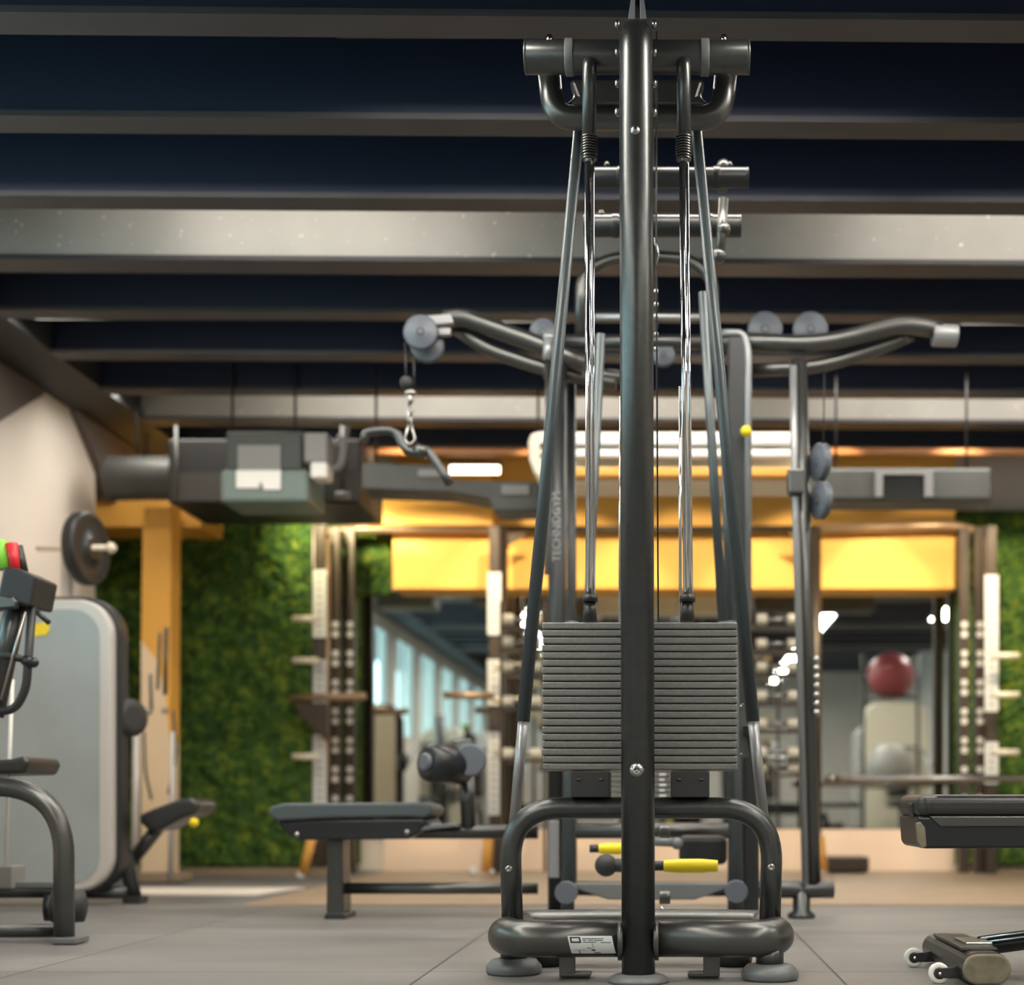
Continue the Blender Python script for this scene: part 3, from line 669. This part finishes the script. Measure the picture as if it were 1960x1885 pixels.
# ------------------------------------------------------------------ right hand bench with wheels
def wheel_bench():
    t = Thing('weight_bench', 'padded black leather bench with two small white transport wheels, cut by the right edge', 'exercise bench', (1.2, 3.6, 0))
    P = t.part
    xa = W(1757, 0, 3.45).x
    za, zb = W(0, 1520, 3.45).z, W(0, 1564, 3.45).z
    pad = P('pad', MB().bxx(xa, 2.1, 3.45, 3.75, zb, za), 'leather', bevel=.022, bseg=5)
    P('seam', MB().tube([W(1794, 1524, 3.46), W(1780, 1534, 3.447), W(1776, 1558, 3.447)], .0018, seg=8, fillet=.012).tube([W(1794, 1524, 3.455), W(2300, 1524, 3.455)], .0015, seg=8), 'ink', pad)
    P('pad_shell', MB().ppx([(1757, 1562), (2500, 1562), (2500, 1622), (1768, 1624), (1760, 1615)], 3.455, .28), 'shell', bevel=.010, bseg=3)
    P('rear_cap', MB().ppx([(1754, 1576), (1762, 1572), (1771, 1584), (1774, 1620), (1764, 1624), (1757, 1612)], 3.448, .02), 'cap', bevel=.003)
    P('shell_rib', MB().ppx([(1778, 1562), (2500, 1562), (2500, 1580), (1800, 1582)], 3.449, .01), 'tube2', bevel=.003)
    P('hinge', MB().ppx([(1743, 1540), (1752, 1530), (1757, 1545), (1753, 1556), (1758, 1572), (1748, 1568)], 3.52, .06), 'black', bevel=.003)
    # foot crossbar pointing at the viewer, with rounded end cap
    cx, zc = .785, .044
    def stad(w_, h_, y, n=10):
        pts = []
        for i in range(n+1): a = -math.pi/2+math.pi*i/n; pts.append(Vector((cx+w_/2-h_/2+math.cos(a)*h_/2, y, zc+math.sin(a)*h_/2)))
        for i in range(n+1): a = math.pi/2+math.pi*i/n; pts.append(Vector((cx-w_/2+h_/2+math.cos(a)*h_/2, y, zc+math.sin(a)*h_/2)))
        return pts
    cb = P('foot_crossbar', MB().prism(stad(.122, .080, 3.36), (0, .52, 0)), 'tube')
    P('foot_end_cap', MB().prism(stad(.120, .076, 3.345), (0, .02, 0)), 'cap', cb, bevel=.006, bseg=3)
    P('crossbar_rib', MB().bxx(cx-.045, cx+.045, 3.42, 3.80, zc+.036, zc+.046), 'black', cb, bevel=.004)
    P('top_plate', MB().bxx(cx-.02, cx+.05, 3.5, 3.64, zc+.043, zc+.052), 'steel', cb, bevel=.003)
    for y in (3.77, 3.42):
        c = Vector((.680, y, .0265))
        P('wheel_bracket', MB().ppx([], 1, 1) if 0 else MB().prism([c+Vector((-.012, -.014, -.010)), c+Vector((-.012, -.014, .012)), c+Vector((.03, -.014, .016)), c+Vector((.09, -.014, .03)), c+Vector((.09, -.014, -.01)), c+Vector((.03, -.014, -.012))], (0, .006, 0)), 'black', bevel=.002)
        wh = P('transport_wheel', MB().lathe([(.018, -.009), (.0245, -.009), (.0265, -.005), (.0265, .005), (.0245, .009), (.018, .009)], c, (0, 1, 0), seg=32), 'whiteplastic')
        P('wheel_hub', MB().lathe([(.012, -.012), (.015, -.010), (.015, .010)], c, (0, 1, 0), seg=24), 'black', wh)
        P('axle_nut', MB().ball(c+Vector((0, -.016, 0)), .0045), 'chrome', wh)
    # spine rail rising to the right
    a, b = Vector((.82, 3.60, .075)), Vector((1.9, 3.60, .22))
    P('spine_rail', MB().tube([a, b], .028, seg=4), 'shell', bevel=.004)
    for dz in (.022, .034): P('rail_trim', MB().tube([a+Vector((.0, -.030, dz-.01)), b+Vector((.0, -.030, dz-.01))], .0035, seg=8), 'chrome')
    P('seat_post', MB().tube([Vector((1.75, 3.6, .2)), Vector((1.7, 3.6, zb-.05))], .04, seg=20), 'tube')
    P('rear_foot', MB().tube([Vector((1.9, 3.35, .03)), Vector((1.9, 3.85, .03))], .03, seg=20).tube([Vector((1.9, 3.6, .03)), Vector((1.9, 3.6, .25))], .03, seg=16), 'tube')
wheel_bench()

# ------------------------------------------------------------------ front left machine
def left_front():
    z = 4.4
    t = Thing('leg_machine', 'dark tubular machine cut by the left edge, with rounded arch frame and tilted lever head', 'gym machine', (W(-60, 0, z).x, z, 0))
    P = t.part
    P('arch_frame', MB().tpx(z, [(-260, 1505), (122, 1505), (123, 1798)], 19, fillet=135, steps=14, seg=28), 'tube2')
    P('arch_foot', MB().bpx(97, 1795, 146, 1807, z-.05, .10), 'greyplastic', bevel=.004)
    P('base_rail', MB().tpx(z+.05, [(-300, 1782), (110, 1781)], 13), 'tube')
    P('base_rail', MB().tpx(z+.25, [(-300, 1706), (120, 1704)], 14), 'tube')
    P('stack_base', MB().bpx(-40, 1657, 24, 1702, z+.2, .1), 'greybox', bevel=.006)
    P('white_rod', MB().tpx(z+.25, [(10, 1655), (24, 1300)], 3.5, seg=10), 'whiteplastic')
    P('foot_cover', MB().bpx(25, 1688, 105, 1700, z+.22, .15), 'greyplastic', bevel=.004)
    P('round_buffer', MB().lathe([(.02, -.06), (.052, -.05), (.056, 0), (.052, .05), (.02, .06)], W(142, 1735, z+.15)+Vector((-.02, 0, 0)), (1, .3, 0), seg=30), 'rubber')
    P('round_buffer', MB().lathe([(.02, -.02), (.05, -.015), (.05, .02)], W(95, 1735, z+.25), (1, .3, 0), seg=30), 'shell')
    P('seat', MB().ppx([(-120, 1462), (20, 1452), (45, 1446), (55, 1458), (46, 1480), (-120, 1486)], z+.1, .25), 'leather', bevel=.015, bseg=4)
    # tilted head
    P('lever_tube', MB().tpx(z, [(44, 1100), (-14, 1370)], 20, seg=24), 'tube')
    P('lever_head', MB().ppx([(6, 1083), (36, 1088), (69, 1104), (58, 1160), (30, 1156), (-8, 1150)], z-.07, .16), 'black', bevel=.008)
    P('lever_plate', MB().ppx([(-10, 1136), (24, 1142), (34, 1150), (28, 1163), (-10, 1166)], z-.09, .03), 'tube2', bevel=.006)
    P('hook_tube', MB().tpx(z-.03, [(62, 1150), (50, 1320), (26, 1362), (-40, 1358)], 8, fillet=22, seg=16), 'black')
    P('lever_pin', MB().tpx(z-.02, [(64, 1166), (94, 1192)], 5, seg=12), 'black')
    P('knob', MB().tpx(z-.04, [(46, 1263), (62, 1268)], 10).ball(W(64, 1268, z-.04), .017), 'shell')
    P('thin_rod', MB().tpx(z-.06, [(48, 1170), (2, 1340)], 2.5, seg=8), 'steel')
    P('pivot_collar', MB().tpx(z-.04, [(-10, 1250), (46, 1262)], 7), 'black')
    P('grip', MB().tpx(z-.03, [(22, 1040), (30, 1095)], 11, r2=9), 'red', label='red rubber grip')
    P('grip', MB().tpx(z-.03, [(-2, 1035), (8, 1090)], 14, r2=12), 'lime', label='lime green rubber grip')
    P('grip', MB().tpx(z, [(34, 1045), (46, 1100)], 9, r2=9), 'black')
    P('mast', MB().tpx(z+.1, [(-90, 1000), (-60, 1790)], 30), 'tube')
    P('head_arm', MB().tpx(z+.05, [(-80, 1180), (20, 1150)], 14), 'tube')
left_front()

# ------------------------------------------------------------------ shrouded machine on the left
def shroud_outline(x0, x1, y0, y1, r, n=8):
    pts = []
    for (cx_, cy_, a0) in ((x1-r, y0+r, -90), (x1-r, y1-r, 0), (x0+r, y1-r, 90), (x0+r, y0+r, 180)):
        for i in range(n+1):
            a = math.radians(a0+90*i/n); pts.append((cx_+r*math.cos(a), cy_+r*math.sin(a)))
    return pts
def shroud_machine():
    z = 6.0
    t = Thing('chest_press', 'tall machine with rounded pale grey shroud and dark saddle, left before the moss wall', 'gym machine', (W(60, 0, z).x, z+.3, 0))
    P = t.part
    P('shroud_frame', MB().ppx(shroud_outline(-210, 231, 1141, 1712, 75), z+.05, .10), 'black', bevel=.01)
    rim = P('shroud_rim', MB().ppx(shroud_outline(-225, 214, 1146, 1706, 68), z, .06), 'shroud_rim', bevel=.015, bseg=3)
    P('shroud_panel', MB().ppx(shroud_outline(-210, 190, 1166, 1690, 52), z-.004, .01), 'shroud', rim)
    P('back_cover', MB().ppx(shroud_outline(-205, 222, 1150, 1704, 68), z+.15, .02), 'cream', bevel=.006)
    P('yellow_label', MB().ppx([(60, 1195), (88, 1190), (96, 1200), (90, 1215), (62, 1218)], z-.01, .004), 'yellow_grip', label='small yellow instruction label')
    P('rear_leg', MB().tpx(z+.2, [(214, 1540), (240, 1640), (258, 1722)], 14, r2=14), 'tube')
    P('base_bar', MB().tpx(z+.15, [(150, 1708), (245, 1708)], 12), 'tube')
    P('leg_foot', MB().bpx(234, 1716, 268, 1730, z+.15, .1), 'black', bevel=.004)
    P('seat_post', MB().tpx(z+.3, [(250, 1650), (305, 1580)], 13), 'tube')
    sd = P('saddle', MB().ppx([(264, 1560), (290, 1548), (340, 1530), (366, 1526), (382, 1538), (376, 1556), (345, 1568), (300, 1592), (282, 1590), (268, 1576)], z+.2, .26), 'leather', bevel=.03, bseg=4)
    P('saddle_knob', MB().ball(W(371, 1574, z+.2), .022), 'yellow_grip', sd)
    P('back_roller', MB().lathe([(.03, -.02), (.07, 0), (.085, .03), (.085, .045), (.05, .06)], W(240, 1374, z+.15), (.85, -.5, 0), seg=30), 'rubber')
    P('roller_bracket', MB().bpx(222, 1350, 234, 1405, z+.14, .05), 'greybox', bevel=.004)
    return t
sm = shroud_machine()

# cable station against the column
def column_station():
    z = 7.7
    t = Thing('wall_pulley', 'slim chrome cable column with hanging hooks, standing before the yellow pillar', 'cable station', (W(300, 0, z).x, z, 0))
    P = t.part
    P('cable_column', MB().tpx(z, [(262, 1380), (258, 1682)], 7).tpx(z, [(331, 1400), (326, 1680)], 5), 'shroud_rim')
    P('hook_strap', MB().tpx(z, [(318, 1200), (316, 1330)], 4).tpx(z, [(306, 1210), (302, 1320)], 3).tpx(z, [(288, 1290), (290, 1360)], 3), 'tube')
    P('hook', MB().ball(W(284, 1362, z), .022).ball(W(316, 1360, z), .02), 'steel')
    P('cable', MB().tpx(z, [(276, 1400), (278, 1480), (290, 1530)], 2.4, fillet=20).tpx(z, [(331, 1360), (338, 1440), (322, 1520)], 2.4, fillet=20), 'tube')
    P('base', MB().bpx(252, 1672, 345, 1684, z, .2), 'baseboard')
column_station()

# weight plate on its peg
z = 6.9
t = Thing('plate_holder', 'large black round weight disc on a peg beside the white wall, above the shrouded machine', 'weight disc', W(165, 1050, z))
c = W(165, 1050, z); r = 70*z/F
t.part('disc', MB().lathe([(r*.3, .045), (r*.32, .03), (r*.78, .022), (r*.86, .034), (r*.97, .030), (r, .02), (r, -.02), (r*.97, -.03), (r*.3, -.03)][::-1], c, (.99, -.12, 0), seg=44), 'black')
t.part('peg', MB().tube([c-Vector((.25, 0, 0)), c+Vector((.16, -.03, 0))], .014, seg=14).lathe([(.012, 0), (.028, .004), (.028, .02), (.02, .03)], c+Vector((.12, -.02, 0)), (1, 0, 0)), 'cream')
t.part('mast', MB().tube([Vector((c.x-.12, c.y+.05, 0)), Vector((c.x-.12, c.y+.05, c.z+.05))], .03, seg=16), 'shroud_rim')

# ------------------------------------------------------------------ the squat rig
def rig():
    z = 8.85
    t = Thing('squat_rig', 'long bronze-black squat rig with drilled uprights and pale number strips before the mirror wall', 'squat rack', (W(1250, 0, z).x, z, 0))
    P = t.part
    def up(x, zz, w_=9.5, top=1008, strip=None, m='rackpaint'):
        a = W(x, top, zz); wm = w_*2*zz/F
        o = P('upright', MB().bxx(a.x-wm/2, a.x+wm/2, zz, zz+.07, 0, a.z), m, bevel=.004)
        h = MB()
        for i in range(22):
            if i % 3 == 2: continue
            y = 1195+i*18.5
            if y > 1560: break
            h.lathe([(.023, 0), (.023, .006)], W(x, y, zz-.005), (0, 1, 0), seg=14)
        P('hole_row', h, 'holes', o)
        return o
    for x in (641, 1846, 1876):
        up(x, z)
    up(669, z+.14, 9)
    for (x, xo, segs) in ((612, 0, ((1090, 1220), (1262, 1360), (1405, 1550))), (946, 0, ((1095, 1215), (1262, 1350), (1400, 1560))), (1898, 0, ((1100, 1362), (1420, 1500)))):
        a = W(x, 1005, z-.1)
        o = P('upright', MB().bxx(a.x-.035, a.x+.035, z-.1, z-.03, 0, a.z), 'rackpaint', bevel=.004)
        st = MB()
        for (ya, yb) in segs: st.bpx(x-13, ya, x+13, yb, z-.112, .01)
        P('number_strip', st, 'numstrip', o)
        mk = MB()
        for (ya, yb) in segs:
            k = ya+8
            while k < yb-4: mk.bpx(x-5, k, x+4, k+3, z-.1135, .001); k += 14
        P('number_marks', mk, 'greybox', o)
        for yy in (1184, 1264, 1448) if x < 900 else ((1340, 1440, 1275) if x < 1000 else (1255, 1330, 1440)):
            s_ = -1 if x == 612 else (1)
            P('storage_peg', MB().tpx(z-.22, [(x+s_*2, yy), (x+s_*52, yy)], 6.5), 'cream')
    P('post', MB().tpx(z, [(962, 1010), (962, 1660)], 10), 'rackpaint')
    P('post', MB().tpx(z, [(1562, 1010), (1562, 1660)], 10), 'rackpaint')
    P('top_bar', MB().tpx(z+.19, [(622, 1050), (622, 1018), (690, 1012), (950, 1012)], 9, fillet=26), 'rackbar')
    P('top_bar', MB().tpx(z+.19, [(950, 1012), (1240, 1014), (1562, 1012)], 7), 'rackpaint')
    P('top_bar', MB().tpx(z+.19, [(1562, 1012), (1830, 1006), (1888, 1022), (1892, 1100)], 9, fillet=26), 'rackbar')
    P('gusset', MB().ppx([(962, 1020), (1010, 1020), (975, 1040), (962, 1075)], z, .03).ppx([(1558, 1020), (1510, 1020), (1545, 1040), (1558, 1075)], z, .03), 'rackpaint')
    P('bronze_edge', MB().tpx(z-.06, [(627, 1030), (627, 1500)], 5).tpx(z-.06, [(1888, 1030), (1893, 1490)], 5), 'rackbar')
    P('safety_arm', MB().tpx(z-.25, [(556, 1336), (700, 1332)], 7).tpx(z-.25, [(850, 1330), (945, 1332)], 7), 'rackbar')
    P('j_hook', MB().ppx([(562, 1345), (625, 1345), (625, 1420), (605, 1400), (575, 1372)], z-.26, .06), 'rackpaint', bevel=.006)
    P('support_leg', MB().tpx(z-.5, [(598, 1600), (580, 1672)], 9), 'orange', label='orange slanting leg')
    P('support_leg', MB().tpx(z-.5, [(936, 1600), (932, 1668)], 10), 'orange', label='orange leg')
    P('support_leg', MB().tpx(z-.5, [(1568, 1600), (1576, 1664)], 9), 'orange', label='orange leg')
    P('leg_caster', MB().ball(W(576, 1674, z-.5), .028).ball(W(906, 1667, z-.5), .028).ball(W(940, 1668, z-.5), .022), 'whiteplastic')
rig()
def barbell(y, x0, x1, z, label, r=.022):
    t = Thing('barbell', label, 'barbell', W((x0+x1)/2, y, z))
    t.part('bar', MB().tpx(z, [(x0, y), (x1, y)], r*F/z), 'steel')
    t.part('collar', MB().tpx(z, [(x0+10, y), (x0+22, y)], r*1.5*F/z).tpx(z, [(x1-22, y), (x1-10, y)], r*1.5*F/z), 'steel')
barbell(1490, 1578, 2060, 8.2, 'pale steel barbell lying low across the right bay of the rig')
# storage of paired chrome dumbbells on the centre posts of the rig
n = 0
for (xs, ys, nm) in (((985, 1012), (1186, 1228, 1276, 1342, 1442), 'left'), ((1470, 1505), (1186, 1232, 1276, 1332, 1385, 1440, 1470), 'right')):
    for y in ys:
        z = 8.2
        d = Thing('dumbbell', 'short pale chrome dumbbell on the rack behind the %s of the weight stack' % nm, 'dumbbell', W(xs[0], y, z), 'chrome dumbbells behind the %s of the stack' % nm)
        a, b = xs
        d.part('head', MB().tpx(z, [(a-22, y), (a-2, y)], 11), 'cream', bevel=.006)
        d.part('head', MB().tpx(z, [(b+2, y), (b+24, y)], 11), 'cream', bevel=.006)
        d.part('handle', MB().tpx(z, [(a-2, y), (b+2, y)], 5), 'steel')
def dumbbell_rack(x0, x1, ys, label):
    z = 8.28
    t = Thing('dumbbell_rack', label, 'dumbbell rack', W((x0+x1)/2, 1660, z))
    mb = MB()
    for y in ys: mb.bpx(x0, y+12, x1, y+16, z-.16, .2)
    t.part('shelf', mb, 'rackpaint')
    t.part('side_post', MB().bpx(x0-6, 1150, x0, 1668, z, .05).bpx(x1, 1150, x1+6, 1668, z, .05), 'rackpaint')
dumbbell_rack(962, 1040, (1186, 1228, 1276, 1342, 1442), 'narrow dark dumbbell rack behind the left of the weight stack')
dumbbell_rack(1440, 1537, (1186, 1232, 1276, 1332, 1385, 1440, 1470), 'narrow dark dumbbell rack behind the right of the weight stack')

# platform and small things at the back
solo('step_platform', MB().bpx(1586, 1640, 1664, 1668, 8.8, .3), 'rackpaint', 'low dark step platform on the floor against the peach panel', 'step platform', W(1625, 1668, 8.8), bevel=.01)

# ------------------------------------------------------------------ overhead services
def services():
    z = 7.6
    t = Thing('ventilation_duct', 'dark rectangular ventilation duct hung on rods above the moss wall, left', 'duct', W(500, 960, z))
    t.part('duct_body', MB().bxx(W(322, 0, z).x, W(690, 0, z).x, z, z+.6, W(0, 962, z).z, W(0, 840, z).z), 'ductdark', bevel=.01)
    t.part('duct_band', MB().bpx(330, 905, 688, 958, z-.012, .012), mat('brown_duct_band', (.05, .045, .036), .5))
    t.part('hanger_rod', MB().tpx(z-.05, [(337, 815), (337, 955)], 3).tpx(z-.05, [(655, 815), (655, 950)], 3.5), 'duct')
    t.part('rod_nut', MB().tpx(z-.05, [(642, 948), (670, 948)], 8), 'greybox')
    t = Thing('round_duct', 'short grey round duct joining the box duct at its left end', 'duct', W(268, 915, z))
    pr = []
    for i in range(12): pr += [(.115, i*.036), (.128, i*.036+.018)]
    t.part('duct_sleeve', MB().lathe(pr, W(208, 915, z+.2), (1, 0, 0), seg=28), 'duct')
    t.part('hanger_strap', MB().tube([W(262, 880, z+.2), Vector((W(262, 880, z+.2).x, z+.2, 3.0))], .006, seg=8), 'ductdark')
    t = Thing('air_handler', 'greenish grey air handling box with pale label panel under the joists', 'air handler', W(500, 955, z-.3))
    zz = z-.35
    t.part('cabinet', MB().bpx(432, 826, 578, 900, zz, .3), mat('dark_green_cabinet', (.03, .04, .035), .5), bevel=.01)
    t.part('hanger_rod', MB().tpx(zz+.1, [(445, 622), (445, 828)], 2.5).tpx(zz+.1, [(565, 622), (565, 828)], 2.5), 'ductdark')
    t.part('drip_tray', MB().bpx(421, 898, 590, 960, zz-.04, .36), 'ductgreen', bevel=.02)
    t.part('label_panel', MB().bpx(455, 852, 537, 900, zz-.01, .02), 'greybox')
    t.part('label_sheet', MB().ppx([(452, 900), (537, 900), (537, 937), (505, 937), (500, 920), (494, 934), (452, 934)], zz-.05, .02), 'whiteplastic')
    t = Thing('junction_box', 'small grey and white junction box with bent pipes right of the air handler', 'junction box', W(597, 900, zz))
    t.part('box', MB().bpx(582, 828, 626, 884, zz-.06, .12), 'greybox', bevel=.006)
    t.part('box_base', MB().bpx(594, 884, 626, 914, zz-.06, .13), 'whiteplastic', bevel=.008)
    t.part('pipe', MB().tpx(zz+.05, [(620, 900), (650, 896), (655, 880), (664, 815)], 6, fillet=18).tpx(zz+.05, [(622, 850), (645, 850), (652, 835)], 5, fillet=12), 'greybox')
    # orange bars standing in for a joist underside, its warm light in their colour
    for (xa, xb, lab) in ((690, 1012, 'thin orange bar standing for a warm-lit joist below the ceiling, left of the central machine'), (1588, 2100, 'thin orange bar standing for a warm-lit joist below the ceiling at right')):
        solo('lit_joist_edge', MB().tpx(8.2, [(xa, 864), (xb, 866)], 7), mat('lit_joist_orange', (.34, .15, .06), .5), lab, 'pipe', W((xa+xb)/2, 865, 8.2))  # stands in for a warm-lit joist, not a pipe
    t = Thing('ventilation_duct', 'long grey ventilation duct over the left half of the yellow bulkhead', 'duct', W(850, 930, 7.15))
    t.part('duct_body', MB().ppx([(692, 885), (850, 890), (856, 918), (1040, 922), (1040, 975), (945, 978), (935, 955), (860, 942), (692, 936)], 7.15, .25), 'duct', bevel=.01)
    t.part('duct_label', MB().bpx(960, 928, 1012, 946, 7.14, .012).bpx(800, 898, 842, 912, 7.14, .012), 'greybox')
    t.part('hanger_rod', MB().tpx(7.2, [(720, 619), (720, 890)], 2.5).tpx(7.2, [(1030, 619), (1030, 925)], 2.5), 'ductdark')
    t = Thing('ventilation_duct', 'grey rectangular duct with a framed grille over the right half of the bulkhead', 'duct', W(1740, 930, 7.15))
    t.part('duct_body', MB().bpx(1536, 894, 1900, 958, 7.15, .25), 'duct', bevel=.02)
    gr = t.part('grille_frame', MB().bpx(1676, 896, 1786, 908, 7.12, .03).bpx(1676, 908, 1690, 950, 7.12, .03).bpx(1770, 908, 1786, 950, 7.12, .03), 'greybox')
    sl = MB()
    for i in range(8): sl.bpx(1690, 909+i*5, 1770, 911.5+i*5, 7.135, .015)
    t.part('grille_slats', sl, 'ductdark', gr)
    t.part('hanger_rod', MB().tpx(7.2, [(1850, 619), (1850, 895)], 2.5).tpx(7.2, [(1600, 619), (1600, 895)], 2.5), 'ductdark')
    t = Thing('air_conditioner', 'cream slatted air conditioning unit behind the central machine below the ceiling', 'air conditioner', W(1270, 875, 6.75))
    zz = 6.75
    t.part('side_cover', MB().ppx([(1010, 845), (1016, 828), (1040, 824), (1052, 826), (1052, 925), (1040, 925), (1022, 905), (1012, 878)], zz, .32), 'cream', bevel=.02)
    t.part('cabinet', MB().bpx(1052, 826, 1526, 925, zz+.1, .3), 'cream', bevel=.01)
    t.part('front_slat', MB().bpx(1090, 828, 1522, 851, zz, .06), 'whiteplastic', bevel=.01)
    t.part('front_slat', MB().bpx(1090, 859, 1522, 875, zz, .06), 'whiteplastic', bevel=.01)
    t.part('front_slot', MB().bpx(1090, 851, 1522, 859, zz+.08, .03), 'black')
    t.part('lower_lip', MB().bpx(1090, 893, 1522, 912, zz+.02, .1), 'orange', bevel=.01)
    t.part('vent_hole', MB().bpx(1034, 848, 1044, 856, zz-.01, .02).bpx(1034, 868, 1044, 876, zz-.01, .02), 'black')
services()

# ------------------------------------------------------------------ behind the viewer, seen in the mirror
def back_machines():
    spots = ((3.0, .6, 'cream', 1.8, 1.5, 'right of the viewer, tallest of its row'), (3.1, -1.6, 'shroud_rim', 1.6, 1.3, 'far right behind the viewer'),
             (1.5, -2.6, 'shroud_rim', 1.4, 1, 'behind the viewer near the middle'), (-2.8, 1.6, 'cream', 1.4, 1.1, 'left of the viewer by the windows'),
             (-2.7, -.4, 'shroud_rim', 1.45, 1, 'left behind the viewer by the windows'), (-2.6, -3.0, 'cream', 1.5, 1, 'far left behind the viewer'))
    for (x, y, m, h, w_, where) in spots:
        t = Thing('shrouded_machine', 'pale shrouded exercise machine '+where+', seen in the mirror', 'gym machine', (x, y, 0))
        a = .28*w_
        pts = [Vector((x-a, y, .1)), Vector((x+a, y, .1)), Vector((x+a, y, h-.12)), Vector((x+a-.12, y, h)), Vector((x-a+.12, y, h)), Vector((x-a, y, h-.12))]
        t.part('shroud', MB().prism(pts, (0, .14, 0)), m, bevel=.03, bseg=3)
        t.part('base_frame', MB().tube([(x-a, y-.3, .035), (x-a, y+.7, .035), (x+a, y+.7, .035), (x+a, y-.3, .035)], .035, fillet=.1), 'tube')
        t.part('seat', MB().bxx(x-.17, x+.17, y+.35, y+.7, .42, .5), 'leather', bevel=.02)
        t.part('back_rest', MB().bxx(x-.14, x+.14, y+.22, y+.30, .55, 1.05), 'leather', bevel=.02)
        t.part('seat_post', MB().tube([(x, y+.5, .05), (x, y+.5, .42)], .03), 'tube')
        t.part('press_arm', MB().tube([(x-.35, y+.6, .95), (x-.3, y+.17, 1.2), (x+.3, y+.17, 1.2), (x+.35, y+.6, .95)], .022, fillet=.08), 'chrome')
    bx, by = 2.45, 3.6
    t = Thing('ball_stand', 'tall slim dark ball stand right of the viewer, seen in the mirror', 'ball stand', (bx, by, 0))
    for sx in (-1, 1): t.part('post', MB().tube([(bx+sx*.30, by, 0), (bx+sx*.30, by, 2.1)], .02), 'tube')
    for zz in (.645, 1.645): t.part('ring_shelf', MB().tube([(bx-.28, by-.16, zz), (bx-.28, by+.16, zz), (bx+.28, by+.16, zz), (bx+.28, by-.16, zz), (bx-.28, by-.16, zz)], .012), 'tube')
    solo('exercise_ball', MB().ball((bx, by, 1.87), .26, seg=28), mat('red_ball', (.42, .09, .10), .4), 'large red exercise ball on the top ring of the ball stand', 'exercise ball', (bx, by, 1.87))
    solo('exercise_ball', MB().ball((bx, by, .87), .26, seg=28), mat('grey_ball', (.45, .45, .42), .4), 'large grey exercise ball on the lower ring of the ball stand', 'exercise ball', (bx, by, .87))
back_machines()
